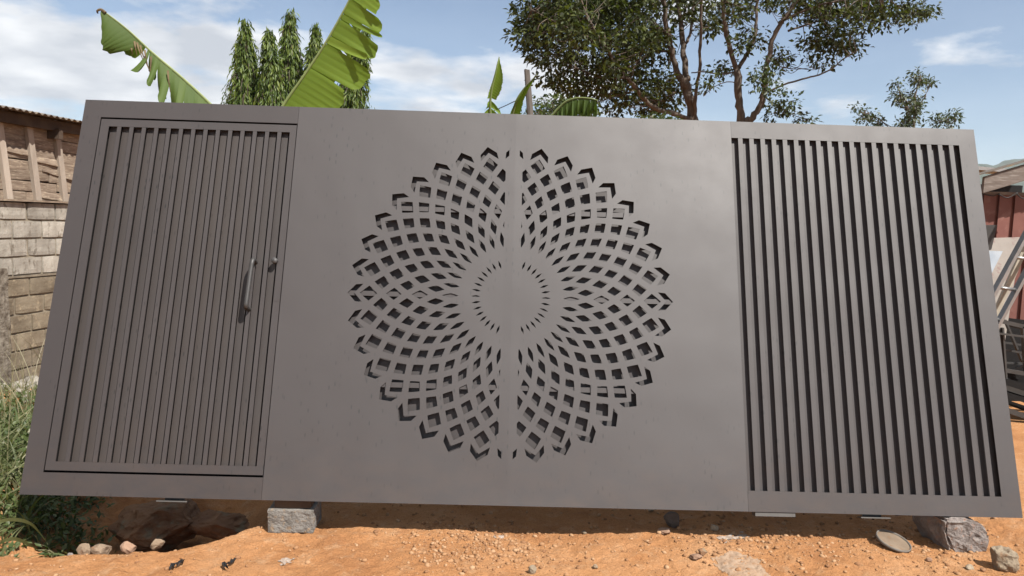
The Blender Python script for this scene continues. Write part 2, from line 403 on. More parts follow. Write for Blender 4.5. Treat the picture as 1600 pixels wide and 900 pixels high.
# ------------------------------------------------------------------ ground
def ground_z(x, y):
    x = np.asarray(x, float); y = np.asarray(y, float)
    z = 0.030 * fbm(x*1.7, y*1.7 + 3, 3) * sstep(12, 4, np.abs(x))
    z = z + 0.014 * fbm(x*8, y*8, 3) + 0.009 * fbm(x*31, y*31, 3, 0.65)
    # washed-out hollow under the left end of the gate
    yf = np.interp(x, [-4.0, -2.5, -1.75, -1.57, -1.40, -1.25], [-0.36, -0.34, -0.25, -0.14, 0.10, 0.5]) + 0.05*fbm(x*5, x*0+2, 3)
    d = sstep(0.0, 0.30, y - yf) * sstep(2.0, 0.75, y) * sstep(-1.22, -1.46, x) * sstep(-3.15, -2.35, x)
    z = z - 0.34 * d * (1 + 0.5 * fbm(x*4, y*4, 4))
    # land falls away towards the block wall on the left
    z = z - 0.26 * sstep(-2.9, -4.2, x) * sstep(0.4, 3.4, y)
    z = z + 0.5 * fbm(x*0.05, y*0.05, 2) * sstep(14, 40, np.hypot(x, y))
    return z
def axis(dense0, dense1, step, lo, hi, g=1.12):
    a = list(np.arange(dense0, dense1, step))
    s = step; p = a[-1]
    while p < hi: s *= g; p += s; a.append(p)
    s = step; p = a[0]; pre = []
    while p > lo: s *= g; p -= s; pre.append(p)
    return np.array(pre[::-1] + a)
gx = axis(-3.0, 2.9, 0.0105, -900, 900, 1.16); gy = axis(-0.70, 0.70, 0.0095, -300, 1500, 1.13)
GX, GY = np.meshgrid(gx, gy, indexing='xy')
GZ = ground_z(GX, GY)
nx, ny = len(gx), len(gy)
V = np.stack([GX.ravel(), GY.ravel(), GZ.ravel()], 1)
ii = (np.arange(ny - 1)[:, None] * nx + np.arange(nx - 1)[None, :]).ravel()
ground = add('ground', V, np.stack([ii, ii + 1, ii + nx + 1, ii + nx], 1), M['earth'], None, True)
tag(ground, 'red laterite earth yard in front of and behind the gate', kind='structure')

# distant wooded hill on the right
hx = np.linspace(420, 1300, 140); rows = []
prof = np.interp(hx, [420, 700, 860, 910, 960, 1000, 1150, 1300], [40, 105, 140, 149, 154, 164, 185, 150]) + 9*fbm(hx*0.02, hx*0+1.3, 4) + 5*fbm(hx*0.11, hx*0+9, 3)
prof *= sstep(420, 560, hx)
V = []; nr = 7
for j in range(nr):
    t = j / (nr - 1)
    for i, x in enumerate(hx):
        V.append((x, 1150 + 260*t + 30*float(fbm(np.array(x*0.02), np.array(t*3), 2)), -6 + prof[i]*math.sin(t*math.pi/2)))
n = len(hx)
Fq = [(j*n+i, j*n+i+1, (j+1)*n+i+1, (j+1)*n+i) for j in range(nr-1) for i in range(n-1)]
hill = add('hill', V, Fq, M['hill'], None, True); tag(hill, 'low wooded hill on the horizon', kind='structure')

# ------------------------------------------------------------------ the gate
gate = empty('metal_gate', (0, 0, HB), (-LEAN, 0, 0),
             'large grey metal sliding gate with cut-out flower pattern and slatted panels', 'gate')
TH = 0.027                                            # clear depth behind the front sheet
def in_poly(x, y, poly):
    c = False; j = len(poly) - 1
    for i in range(len(poly)):
        xi, yi = poly[i]; xj, yj = poly[j]
        if (yi > y) != (yj > y) and x < (xj - xi) * (y - yi) / (yj - yi) + xi: c = not c
        j = i
    return c
def sheet(name, outer, holes, mat, parent, n0=0.0, thick=0.003, lines=(), warp=None):
    """flat sheet in gate coordinates (u, v) with cut-outs, real thickness and cut edges"""
    P, E, loops = [], [], []
    for lp in [outer] + list(holes):
        b0 = len(P); P += [Vector(p) for p in lp]
        E += [(b0 + i, b0 + (i+1) % len(lp)) for i in range(len(lp))]
    for ln in lines:
        b0 = len(P); P += [Vector(p) for p in ln]; E += [(b0 + i, b0 + i + 1) for i in range(len(ln)-1)]
    ov, oe, of, *_ = delaunay_2d_cdt(P, E, [], 0, 1e-6)
    boxes = [(min(p[0] for p in h), max(p[0] for p in h), min(p[1] for p in h), max(p[1] for p in h)) for h in holes]
    keep = []
    for f in of:
        cx = sum(ov[i].x for i in f)/3; cy = sum(ov[i].y for i in f)/3
        if not in_poly(cx, cy, outer): continue
        bad = False
        for h, bb in zip(holes, boxes):
            if bb[0] <= cx <= bb[1] and bb[2] <= cy <= bb[3] and in_poly(cx, cy, h): bad = True; break
        if not bad: keep.append(tuple(f))
    nv = len(ov)
    w = warp or (lambda u, v: 0.0)
    V = [(p.x - W/2, -(n0 + w(p.x, p.y)), p.y) for p in ov] + [(p.x - W/2, -(n0 + w(p.x, p.y)) + thick, p.y) for p in ov]
    F = []; cnt = {}
    for f in keep:
        F.append(f); F.append(tuple(i + nv for i in reversed(f)))
        for a, b_ in zip(f, f[1:] + f[:1]): cnt[(a, b_)] = 1
    for (a, b_) in cnt:
        if (b_, a) not in cnt: F.append((b_, a, a + nv, b_ + nv))
    o = add(name, V, F, mat, parent, local=True)
    return o
rect = lambda a, b_, c, d: [(a, c), (b_, c), (b_, d), (a, d)]

# flower cut-outs
CU, CV = 2.4865, 1.1048
def clip_x(poly, x0, side):
    outp = []
    for i in range(len(poly)):
        a, b_ = poly[i], poly[(i+1) % len(poly)]
        ia = (a[0] - x0)*side > 0; ib = (b_[0] - x0)*side > 0
        if ia: outp.append(a)
        if ia != ib:
            t = (x0 - a[0]) / (b_[0] - a[0]); outp.append((x0, a[1] + t*(b_[1] - a[1])))
    return outp
def area(p): return abs(sum(p[i][0]*p[(i+1) % len(p)][1] - p[(i+1) % len(p)][0]*p[i][1] for i in range(len(p))))/2
rings = [(.735, .780, .8295, .0425, 0, .03), (.674, .710, .756, .0375, 5, .03), (.602, .643, .686, .0345, 0, .03),
         (.534, .570, .615, .0275, 5, .04), (.456, .501, .545, .0245, 0, .05), (.369, .414, .463, .0185, 5, .07),
         (.289, .331, .380, .0125, 0, .12), (.169, .192, .220, .0062, 0, .06)]
holes_l, holes_r = [], []
def put(poly_rt, ang):
    ca, sa = math.cos(R(ang)), math.sin(R(ang))
    p = [(r*ca - t*sa, r*sa + t*ca) for r, t in poly_rt]
    for side, store in ((-1, holes_l), (1, holes_r)):
        lim = 0.030 if poly_rt[0][0] > 0.85 else 0.048
        q = clip_x(p, lim*side, side)
        if len(q) >= 3 and area(q) > 6e-5:
            store.append([(CU + x, CV + y) for x, y in q])
for (ri, rm, ro, hw, ph, bl) in rings:
    for k in range(36):
        a = k*10 + ph
        q = [(ro, 0), ((ro+rm)/2, hw*(0.5+bl)), (rm, hw), ((ri+rm)/2, hw*(0.5+bl)), (ri, 0),
             ((ri+rm)/2, -hw*(0.5+bl)), (rm, -hw), ((ro+rm)/2, -hw*(0.5+bl))]
        put(q, a)
for k in range(36):
    sh, ft = R(3.2), R(3.62)
    pt = lambda r, a: (r*math.cos(a), r*math.sin(a))
    put([(0.897, 0), pt(0.855, sh), pt(0.816, ft), (0.860, 0), pt(0.816, -ft), pt(0.855, -sh)], k*10)
FOLD = 2.4925
def fold_warp(u, v):
    d = abs(u - FOLD)
    ridge = 0.0005 * max(0.0, 1 - d/0.050)
    return ridge
lnl = [[(FOLD - 0.050, 0.0), (FOLD - 0.050, H)]]
lnr = [[(FOLD + 0.050, 0.0), (FOLD + 0.050, H)]]
S0, S1 = 1.228, 3.7515
o = sheet('centre_sheet', rect(S0 + .0015, FOLD, 0, H), holes_l, M['gate_sheet'], gate, 0, .003, lnl, fold_warp)
o['label'] = 'left half of the flat sheet with half of the cut-out flower'
o = sheet('centre_sheet', rect(FOLD, S1 - .001, 0, H), holes_r, M['gate_sheet'], gate, 0, .003, lnr, fold_warp)
o['label'] = 'right half of the flat sheet with half of the cut-out flower'
# inner rails seen through the flower
for vv in (CV, CV + 0.497, CV - 0.497):
    b_ = MB().box(S0 + .02 - W/2, S1 - .02 - W/2, 0.0068, 0.0260, vv - 0.0135, vv + 0.0135)
    add('inner_rail', b_.V, b_.F, M['gate'], gate, local=True)
# back sheet, tray edges
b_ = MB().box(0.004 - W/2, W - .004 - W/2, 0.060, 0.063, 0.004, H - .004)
add('rear_panel', b_.V, b_.F, M['gap_shade'], gate, local=True)
nu, nvv = 46, 40
UU, VV = np.meshgrid(np.linspace(S0 - .02, S1 - .004, nu), np.linspace(.03, H - .03, nvv))
DD_ = 0.0385 + 0.013*np.clip(1.5*fbm(UU*1.5 + 3, VV*1.7 + 1, 2), -.75, .9)
V = np.stack([UU.ravel() - W/2, DD_.ravel(), VV.ravel()], 1); ii = (np.arange(nvv - 1)[:, None]*nu + np.arange(nu - 1)[None]).ravel()
Fq = np.stack([ii, ii + 1, ii + nu + 1, ii + nu], 1)
o = add('centre_backing', np.concatenate([V, V + np.array([0, .002, 0])]), np.concatenate([Fq, (Fq + len(V))[:, ::-1]]), M['gate_in'], gate, True, local=True)
for nm, u0, u1 in (('louvre_backing', S1 - .003, W - .05),):
    b_ = MB().box(u0 - W/2, u1 - W/2, TH, TH + .003, 0.03, H - .03)
    add(nm, b_.V, b_.F, M['gate_in'], gate, local=True)
for nm, q in (('edge_profile', (0, W, 0.0, 0.004)), ('edge_profile', (0, W, H - .004, H)), ('edge_profile', (0, .004, .004, H - .004)), ('edge_profile', (W - .004, W, .004, H - .004))):
    b_ = MB().box(q[0] - W/2, q[1] - W/2, 0.0032, 0.0598, q[2], q[3])
    add(nm, b_.V, b_.F, M['gate'], gate, local=True)
# door surround (left) and louvre surround (right)
D0, D1, DB, DT = 0.1025, 1.2265, 0.1125, 2.0945
C_left = [(0, 0), (S0, 0), (S0, DB), (D0, DB), (D0, DT), (S0, DT), (S0, H), (0, H)]
sheet('door_surround', C_left, [], M['gate'], gate, 0, .004)
L0, L1, LB, LT = S1, 5.099, 0.1055, 2.0965
C_right = [(S1, 0), (W, 0), (W, H), (S1, H), (S1, LT), (L1, LT), (L1, LB), (S1, LB)]
sheet('louvre_surround', C_right, [], M['gate'], gate, 0, .004)
def slat(name, u, w_, v0, v1, n0, n1, mat, parent, bow, pv=0.0, pu=0.0):
    N = 7; V = []
    for i in range(N):
        v_ = v0 + (v1 - v0)*i/(N-1); s = bow*math.sin(math.pi*i/(N-1))
        for (du, dn) in ((0, n0), (w_, n0), (w_, n1), (0, n1)): V.append((u + du + s - W/2 - pu, dn, v_ - pv))
    F = [(i*4+k, i*4+(k+1) % 4, i*4+4+(k+1) % 4, i*4+4+k) for i in range(N-1) for k in range(4)]
    F += [(3, 2, 1, 0), tuple((N-1)*4 + k for k in range(4))]
    return add(name, V, F, mat, parent, local=True)
SP, SW = 0.06565, 0.0395
for i in range(20):
    slat('slat', S1 + SW + i*SP, SP - SW, LB + .0005, LT - .0005, 0.0006 + 0.0004*random.random(), 0.006, M['gate'], gate, random.uniform(-.0012, .0012) + (0.002 if i > 17 else 0))
# wicket door
door = empty('wicket_door', (0, 0, 0)); door.parent = gate
dp = 0.002
sl0, sl1, sb, st = 0.155, 1.188, 0.168, 2.040
sheet('door_frame', rect(D0 + .005, D1 - .002, DB + .011, DT - .010), [rect(sl0, sl1, sb, st)], M['gate'], door, -dp, .004)
DPt = (sl1 - 0.0478 - sl0)/14
for i in range(14):
    slat('slat', sl0 + 0.0478 + i*DPt, DPt - 0.0478, sb + .0005, st - .0005, dp + 0.0006, dp + 0.006, M['gate'], door, random.uniform(-.0008, .0008))
for i in range(15):
    slat('rear_slat', sl0 - 0.004 + i*DPt, 0.0375, sb - .03, st + .03, dp + TH, dp + TH + .004, M['gate_door'], door, 0)
b_ = MB().tube(smooth_path([(1.071 - W/2, 0.0035, 1.258), (1.0712 - W/2, -0.036, 1.264), (1.0705 - W/2, -0.049, 1.248), (1.068 - W/2, -0.050, 1.21), (1.064 - W/2, -0.050, 1.08),
                             (1.0625 - W/2, -0.050, 1.022), (1.062 - W/2, -0.047, 1.006), (1.062 - W/2, -0.039, 0.998), (1.062 - W/2, -0.025, 0.996), (1.062 - W/2, 0.0035, 0.996)], 5), 0.0128, 14)
add('handle', b_.V, b_.F, M['handle'], door, True, local=True)
lk = MB().tube([(1.178 - W/2, 0.004, 1.270), (1.178 - W/2, -0.020, 1.270)], 0.0165, 20)
lo = add('lock_cylinder', lk.V, lk.F, M['chrome'], door, True, local=True)
b_ = MB().box(1.178 - W/2 - .0015, 1.178 - W/2 + .0015, -0.0205, -0.0198, 1.265, 1.276)
add('keyhole', b_.V, b_.F, M['plastic'], lo, local=True)
lp = MB().box(1.192 - W/2, 1.222 - W/2, 0.0008, 0.0022, 1.045, 1.36)
add('lock_plate', lp.V, lp.F, M['gate'], door, local=True)
# roller brackets under the lower edge
for px in (267, 1371):
    u = at(px, 790, 0)[0]
    b_ = MB().box(u - .078, u + .078, 0.012, 0.058, -0.020, -0.014).box(u - .05, u + .05, 0.050, 0.056, -0.014, -0.0002)
    add('roller_bracket', b_.V, b_.F, M['zinc_shaded'], gate, local=True)

# ------------------------------------------------------------------ stones, blocks and litter
def rough_box(c, half, ax, ay, seg, amp, freq, seed, chip=0.0):
    """box with worn, chipped faces; ax, ay horizontal unit axes"""
    bm = bmesh.new(); bmesh.ops.create_cube(bm, size=2)
    bmesh.ops.subdivide_edges(bm, edges=bm.edges[:], cuts=seg, use_grid_fill=True)
    V = []
    for v_ in bm.verts:
        p = np.array(v_.co); q = p.copy()
        k = sum(abs(abs(x) - 1) < 1e-6 for x in p)
        w_ = np.array([q[0]*half[0], q[1]*half[1], q[2]*half[2]])
        nz = noise.fractal(Vector(w_*freq) + Vector((seed*3.1, 0, 0)), 1.0, 2.0, 4)
        nz2 = noise.noise(Vector(w_*freq*0.35) + Vector((0, seed*5.7, 0)))
        ndir = np.array([x if abs(abs(x)-1) < 1e-6 else 0 for x in p]); ndir = ndir/np.linalg.norm(ndir)
        w_ = w_ + ndir*(nz*amp + nz2*amp*1.2) - (ndir*chip*(k - 1)*(0.5 + abs(nz)) if k > 1 else 0)
        V.append(np.array(c) + w_[0]*np.array(ax) + w_[1]*np.array(ay) + w_[2]*np.array((0, 0, 1.0)))
    F = [[v_.index for v_ in f.verts] for f in bm.faces]; bm.free()
    return V, F
def rock(size, seed, cuts=9, sub=3, amp=0.06, freq=6):
    """angular stone: an icosphere sliced by random planes then roughened; centre origin, unit-free axes"""
    bm = bmesh.new(); bmesh.ops.create_icosphere(bm, subdivisions=sub, radius=1.0)
    rd = random.Random(seed)
    pl = []
    for i in range(cuts):
        d = Vector((rd.gauss(0, 1), rd.gauss(0, 1), rd.gauss(0, 1))).normalized(); pl.append((d, rd.uniform(0.55, 0.85)))
    V = []
    for v_ in bm.verts:
        p = v_.co.copy()
        for d, h in pl:
            e = p.dot(d) - h
            if e > 0: p -= d*e
        p += v_.co*noise.fractal(v_.co*freq*0.4 + Vector((seed, 0, 0)), 1.0, 2.0, 5)*amp
        V.append((p.x*size[0], p.y*size[1], p.z*size[2]))
    F = [[v_.index for v_ in f.verts] for f in bm.faces]; bm.free()
    return np.array(V), F
def place_rock(name, px, py, wpx, hpx, mat, seed, label, cat='stone', zg=0.0, sub=3, depth=0.8, cuts=9, amp=0.12, sink=0.2, smooth=False):
    """stone whose foot shows at (px, py) and that is wpx by hpx pixels in the 1600 px frame"""
    p = on_ground(px, py, zg); dist = p[1] - CAM[1]
    sx = wpx/F_PX*dist/2; sz = hpx/F_PX*dist/2/0.95
    V, F = rock((sx*1.12, sx*depth*1.12, sz*(1+sink)), seed, cuts, sub, amp)
    p = p + np.array([0, sx*depth*0.9, 0])
    zz = float(ground_z(p[0], p[1]))
    if zg < 0:
        p = p - np.array([0, sx*depth*0.9, 0]); zz = float(ground_z(p[0], p[1] - .05)) - .004
    base = np.array([p[0], p[1], zz])
    V = V + base + np.array([0, 0, -V[:, 2].min() - sz*2*sink])
    o = add(name, V - base, F, mat, None, smooth)
    o.location = base
    return tag(o, label, cat)

# concrete block carrying the left of the gate
pb = on_ground(453, 833); hz = 0.0635
V, F = rough_box((pb[0], pb[1] + 0.10, hz - 0.002), (0.119, 0.10, hz), (1, 0.02, 0), (-0.02, 1, 0), 14, 0.0035, 38, 3, 0.004)
blk = add('concrete_block', V, F, M['concrete'], None)
tag(blk, 'grey half concrete block propping up the gate near the door', 'block')
b_ = MB()
for i in range(5):
    z0 = 0.008 + i*0.0225
    b_.box(pb[0] + .010 + random.uniform(-.002, .002), pb[0] + .019 + random.uniform(-.002, .003), pb[1] - .0022, pb[1] + .01, z0, z0 + .0232)
seam = add('mortar_ridge', b_.V, b_.F, M['concrete'], blk)
V, F = rough_box((pb[0] + .01, 0.085, (0.1275 + HB - 0.002)/2), (0.095, 0.055, (HB - 0.002 - 0.1275)/2), (1, 0, 0), (0, 1, 0), 5, 0.0015, 20, 9, 0.003)
o = add('timber_packer', V, F, M['rafter'], None); tag(o, 'short dark timber packer between the concrete block and the gate', 'timber')
# rough stone carrying the right end
pr = on_ground(1508, 866)
V, F = rough_box((pr[0] + 0.01, pr[1] + 0.16, 0.062), (0.135, 0.125, 0.112), (0.985, 0.17, 0), (-0.17, 0.985, 0), 14, 0.012, 22, 8, 0.030)
V = np.array(V)
cxx = (V[:, 0] - pr[0])/0.135
V[:, 2] -= 0.055*np.clip(cxx, 0, 1.3)**2 * (V[:, 2] > 0.08)        # worn right shoulder
V[:, 0] += 0.055*np.clip((0.10 - V[:, 2])/0.12, 0, 1)*(cxx < 0)      # undercut left side
V[:, 2] = np.minimum(V[:, 2], HB - 0.004)
o = add('stone_block', V, F, M['rock_grey'], None)
tag(o, 'rough grey broken stone block propping up the right end of the gate', 'stone')
place_rock('stone', 1580, 896, 46, 40, M['rock_cream'], 5, 'cream boulder in the sunlit lower right corner', sub=4)
place_rock('stone', 1052, 829, 27, 23, M['rock_mid'], 23, 'dark grey stone in the gate shadow right of the flower')
place_rock('stone', 1117, 832, 12, 12, M['rock_cream'], 31, 'small tan stone at the shadow edge right of the dark stone')
place_rock('stone', 1041, 840, 24, 8, M['rock_pink'], 37, 'flat pinkish stone on the shadow line in front of the dark stone')
place_rock('stone', 1089, 879, 21, 8, M['rock_pink'], 41, 'flat reddish stone lying in sunlit earth before the pale slab')
place_rock('stone', 1099, 872, 16, 9, M['rock_dark'], 43, 'dark brown stone just behind the flat reddish stone')
place_rock('stone', 832, 896, 14, 13, M['rock_cream'], 47, 'small pale stone on sunlit earth below the flower centre')
place_rock('stone', 931, 890, 9, 7, M['rock_cream'], 53, 'tiny cream pebble on sunlit earth right of the small pale stone')
place_rock('stone', 1518, 893, 13, 9, M['rock_cream'], 59, 'small cream stone left of the cream boulder')
place_rock('stone', 1537, 895, 10, 7, M['rock_dark'], 61, 'small purple brown stone beside the cream boulder')
place_rock('stone', 1453, 879, 9, 8, M['rock_pink'], 67, 'small red stone between the tin lid and the grey stone block')
place_rock('stone', 159, 868, 29, 17, M['rim_stone'], 71, 'rounded beige stone on the rim of the hollow, right one of a pair', zg=-0.02, cuts=9, sink=.42)
place_rock('stone', 133, 869, 22, 13, M['rim_stone'], 73, 'rounded beige stone on the rim of the hollow, left one of a pair', zg=-0.02, cuts=9, sink=.42)
place_rock('stone', 201, 866, 23, 16, M['rock_pink'], 79, 'pinkish lump of earth stone on the rim of the hollow', zg=-0.02, cuts=5)
place_rock('stone', 246, 861, 22, 15, M['rim_stone'], 83, 'thin grey stone chip at the right side of the hollow', zg=-0.02, cuts=8)
place_rock('stone', 110, 858, 9, 10, M['rock_grey'], 89, 'tiny pale grey stone at the left end of the hollow rim', zg=-0.02)
place_rock('stone', 1018, 802, 9, 5, M['rock_cream'], 97, 'tiny pale chip in shade under the gate edge', zg=0.0)
place_rock('stone', 913, 833, 9, 5, M['rock_cream'], 101, 'tiny white chip on the shadow edge right of the flower')
# rock outcrop inside the hollow
for (px, py, wpx, hpx, s, lb) in ((225, 845, 150, 66, 7, 'big brown rock outcrop in the shaded hollow under the gate'),
                                  (330, 838, 96, 40, 19, 'low brown rock in the shaded hollow nearer the concrete block')):
    p = on_ground(px, py, -0.20); d = p[1] - CAM[1]
    sx = wpx/F_PX*d/2
    V, F = rock((sx*1.10, sx*0.9, hpx/F_PX*d/2*1.25), s, 10, 5, 0.11, 7)
    o = add('rock', V, F, M['rock_dark'], None); o.location = (p[0], p[1] + sx*0.9, -0.20)
    tag(o, lb, 'rock')

# tin lid half buried
pl_ = on_ground(1395, 856); lr = 0.087
lid = empty('round_tin', (pl_[0], pl_[1], float(ground_z(pl_[0], pl_[1])) + 0.022), (R(13), R(10), 0),
            'round rusty tin lid lying on the ground left of the stone block', 'lid')
n = 40; V, F = [], []
prof_ = [(0.0, 0.002), (lr*0.85, 0.0025), (lr*0.93, 0.0), (lr*0.95, 0.009), (lr, 0.009), (lr*1.005, -0.006), (lr*0.97, -0.006)]
for (r_, z_) in prof_[1:]:
    for k in range(n): V.append((r_*math.cos(2*math.pi*k/n), r_*math.sin(2*math.pi*k/n), z_))
for i in range(2, len(prof_)-1):
    for k in range(n): F.append(((i-1)*n+k, (i-1)*n+(k+1) % n, i*n+(k+1) % n, i*n+k))
add('rim', V, F, M['rim'], lid, True, local=True)
V = [(0, 0, 0.002)] + [(q*math.cos(2*math.pi*k/n), q*math.sin(2*math.pi*k/n), z_) for q, z_ in ((lr*.85, .0026), (lr*.935, .0005)) for k in range(n)]
F = [(0, 1+k, 1+(k+1) % n) for k in range(n)] + [(1+k, 1+n+k, 1+n+(k+1) % n, 1+(k+1) % n) for k in range(n)]
add('disc', V, F, M['lid'], lid, True, local=True)

# flat bar welded under the lower edge
u = at(1212, 800, 0)[0]
b_ = MB().box(u - .105, u + .105, 0.006, 0.058, -0.022, -0.0003)
o = add('base_plate', b_.V, b_.F, M['zinc_shaded'], gate, local=True); o['label'] = 'pale packing strip under the lower edge'

M['patch'] = mottled('cement_patch', (0.52, 0.32, 0.19), (0.62, 0.45, 0.32), 14, 0.95, 0.008, 90, (0.50, 0.27, 0.13))
# pale cement slab patch flush in the ground
def ground_patch(name, px, py, wpx, hpx, seed, label, cat, mat, thr=0.0, ragged=0.9):
    """thin ragged crust that follows the ground"""
    p = on_ground(px, py); d = p[1] - CAM[1]
    sx = wpx/F_PX*d/2; sy = hpx/F_PX*d/2/0.42; N = 70
    U, Wv = np.meshgrid(np.linspace(-1.15, 1.15, N), np.linspace(-1.15, 1.15, N))
    X = p[0] + U*sx; Y = p[1] + Wv*sy
    dens = 1 - (np.abs(U)**3 + np.abs(Wv)**3)**(1/3) + ragged*fbm(U*2.2 + seed*7, Wv*2.2, 5, .62)
    Z = ground_z(X, Y) + np.clip(dens, 0, .3)*0.010 + 0.0012
    keep = dens > thr
    idx = -np.ones(N*N, int); V = []; F = []
    for i in range(N - 1):
        for j in range(N - 1):
            q = [i*N + j, i*N + j + 1, (i+1)*N + j + 1, (i+1)*N + j]
            if all(keep.ravel()[k] for k in q):
                f = []
                for k in q:
                    if idx[k] < 0: idx[k] = len(V); V.append((X.ravel()[k], Y.ravel()[k], Z.ravel()[k]))
                    f.append(int(idx[k]))
                F.append(tuple(f))
    o = add(name, V, F, mat, None, True); tag(o, label, cat)
M['splash'] = mottled('whitewash', (0.54, 0.38, 0.27), (0.74, 0.64, 0.56), 40, 0.95, 0.006, 80, (0.56, 0.32, 0.17))
ground_patch('cement_patch', 1160, 890, 82, 44, 2, 'pale flat cement patch in the earth at the lower edge', 'cement', M['patch'], .04, .55)
ground_patch('whitewash_splash', 1150, 842, 66, 17, 3, 'white powder splash at the shadow edge above the cement patch', 'splash', M['splash'], .22, 1.1)
ground_patch('whitewash_splash', 781, 836, 18, 6, 4, 'small white powder splash near the gate middle', 'splash', M['splash'], .1, 1.0)
ground_patch('whitewash_splash', 446, 879, 26, 10, 5, 'small white powder splash in front of the concrete block', 'splash', M['splash'], .2, 1.1)
# crumpled black plastic
for (px, py, s, lb) in ((276, 892, 3, 'twisted black plastic scrap on sunlit earth, left of two'), (357, 888, 9, 'crumpled black plastic scrap on sunlit earth, right of two')):
    p = on_ground(px, py); rd = random.Random(s); V = []; N = 9
    for i in range(N):
        t = i/(N-1)
        for j in range(4):
            V.append((p[0] + 0.018*(j/3-.5) + 0.012*math.sin(t*6 + s) + rd.uniform(-.006, .006), p[1] + 0.085*(t-.5) + rd.uniform(-.004, .004),
                      float(ground_z(p[0], p[1])) + 0.006 + 0.024*abs(math.sin(t*5 + j*1.3 + s))))
    o = add('plastic_scrap', V, [(i*4+j, i*4+j+1, i*4+j+5, i*4+j+4) for i in range(N-1) for j in range(3)], M['plastic'], None)
    tag(o, lb, 'plastic')

# gravel: nobody could count it
t_ = (1 + 5**.5)/2
ICO = np.array([(-1,t_,0),(1,t_,0),(-1,-t_,0),(1,-t_,0),(0,-1,t_),(0,1,t_),(0,-1,-t_),(0,1,-t_),(t_,0,-1),(t_,0,1),(-t_,0,-1),(-t_,0,1)], float)/math.hypot(1, t_)
ICF = np.array([(0,11,5),(0,5,1),(0,1,7),(0,7,10),(0,10,11),(1,5,9),(5,11,4),(11,10,2),(10,7,6),(7,1,8),(3,9,4),(3,4,2),(3,2,6),(3,6,8),(3,8,9),(4,9,5),(2,4,11),(6,2,10),(8,6,7),(9,8,1)])
def gravel(n, xs, ys, r0, r1, mat, name, label, power=3.0):
    P = np.stack([xs, ys, ground_z(xs, ys)], 1)
    rad = r0 + (r1 - r0)*rng.random(n)**power
    sc = rad[:, None]*(0.6 + 0.8*rng.random((n, 3))); sc[:, 2] *= 0.75
    th = rng.random(n)*6.283; c, s = np.cos(th), np.sin(th)
    V = ICO[None]*(0.82 + 0.36*rng.random((n, 12, 1)))*sc[:, None, :]
    X = V[..., 0]*c[:, None] - V[..., 1]*s[:, None]; Y = V[..., 0]*s[:, None] + V[..., 1]*c[:, None]
    V = np.stack([X, Y, V[..., 2]], -1) + P[:, None, :] + np.array([0, 0, 0.15])*rad[:, None, None]
    Fi = ICF[None] + (np.arange(n)*12)[:, None, None]
    o = add(name, V.reshape(-1, 3), Fi.reshape(-1, 3), mat, None)
    return tag(o, label, 'gravel', kind='stuff')
n = 10800
xs = np.concatenate([rng.uniform(-2.9, 2.9, 4000), rng.normal(-0.28, 0.22, 3000), rng.normal(1.1, 0.35, 2200), rng.normal(2.2, .35, 1600)])
ys = np.concatenate([rng.uniform(-0.62, 0.7, 4000), rng.normal(-0.08, 0.16, 3000), rng.normal(0.0, 0.18, 2200), rng.normal(0.0, .25, 1600)])
gravel(n, xs, ys, 0.0014, 0.014, M['pebble'], 'gravel', 'loose small stones strewn over the red earth', 8.0)

# ------------------------------------------------------------------ left shed: block wall below, planks above
SY = 4.4
P0 = at(45, 590, SY); wa = np.array([0.174, 0.985, 0.0]); wa /= np.linalg.norm(wa); wn_ = np.array([wa[1], -wa[0], 0.0])
UPV = np.array([0, 0, 1.0])
zb = P0[2] - 0.02; ztop_blocks = at(45, 315.5, SY)[2]; z_eave = at(60, 196, SY)[2]
shed = empty('shed', (P0[0], P0[1], zb), (0, 0, 0), 'old shed with limewashed block base and weathered plank upper wall', 'shed')
def wp(s, n_, z): return P0*np.array([1, 1, 0]) + wa*s + wn_*n_ + UPV*z
ch = 0.1985; joint = 0.019
ncourse = int((ztop_blocks - zb)/ch) + 1
c_ = wp(1.6, -0.10, (zb + ztop_blocks)/2 - .05)
b_ = MB().obox(c_, wa*3.6, wn_*0.085, UPV*((ztop_blocks - zb)/2 + .03))
add('mortar_core', b_.V, b_.F, M['mortar'], shed)
block_meshes = []
for k in range(4):
    bl = 0.40 if k < 3 else 0.21
    V, F = rough_box((0, 0, 0), ((bl - joint)/2, 0.10, (ch - joint)/2), tuple(wa), tuple(wn_), 3, 0.004, 14, k + 2, 0.005)
    F = [tuple(f) for f in F]
    block_meshes.append(new_mesh('block', V, F))
def put_block(mesh, s, n_, z, mat):
    me = mesh.copy() if False else mesh
    o = bpy.data.objects.new('block', me); COL.objects.link(o); o.parent = shed
    if len(me.materials) == 0: me.materials.append(mat)
    o.material_slots[0].link = 'OBJECT'; o.material_slots[0].material = mat
    o.location = Vector(wp(s, n_, z)) - shed.location
nb = 0
for c in range(ncourse):
    z = ztop_blocks - (c + 0.5)*ch
    pale = c < 4
    s = -1.75 + (0.20 if c % 2 else 0.0) + random.uniform(-.02, .02)
    while s < 4.0:
        put_block(block_meshes[random.randrange(3)], s, -0.10 + random.uniform(-.003, .005) + (0.0 if pale else 0.004), z - (0.0 if pale else 0.03), M['block_pale'] if pale else M['block_old'])
        s += 0.40
V, F = rough_box(wp(1.3, -0.095, ztop_blocks - 4*ch - 0.014), (3.2, 0.106, 0.014), tuple(wa), tuple(wn_), 12, 0.006, 9, 4)
add('mortar_band', V, F, M['mortar'], shed)
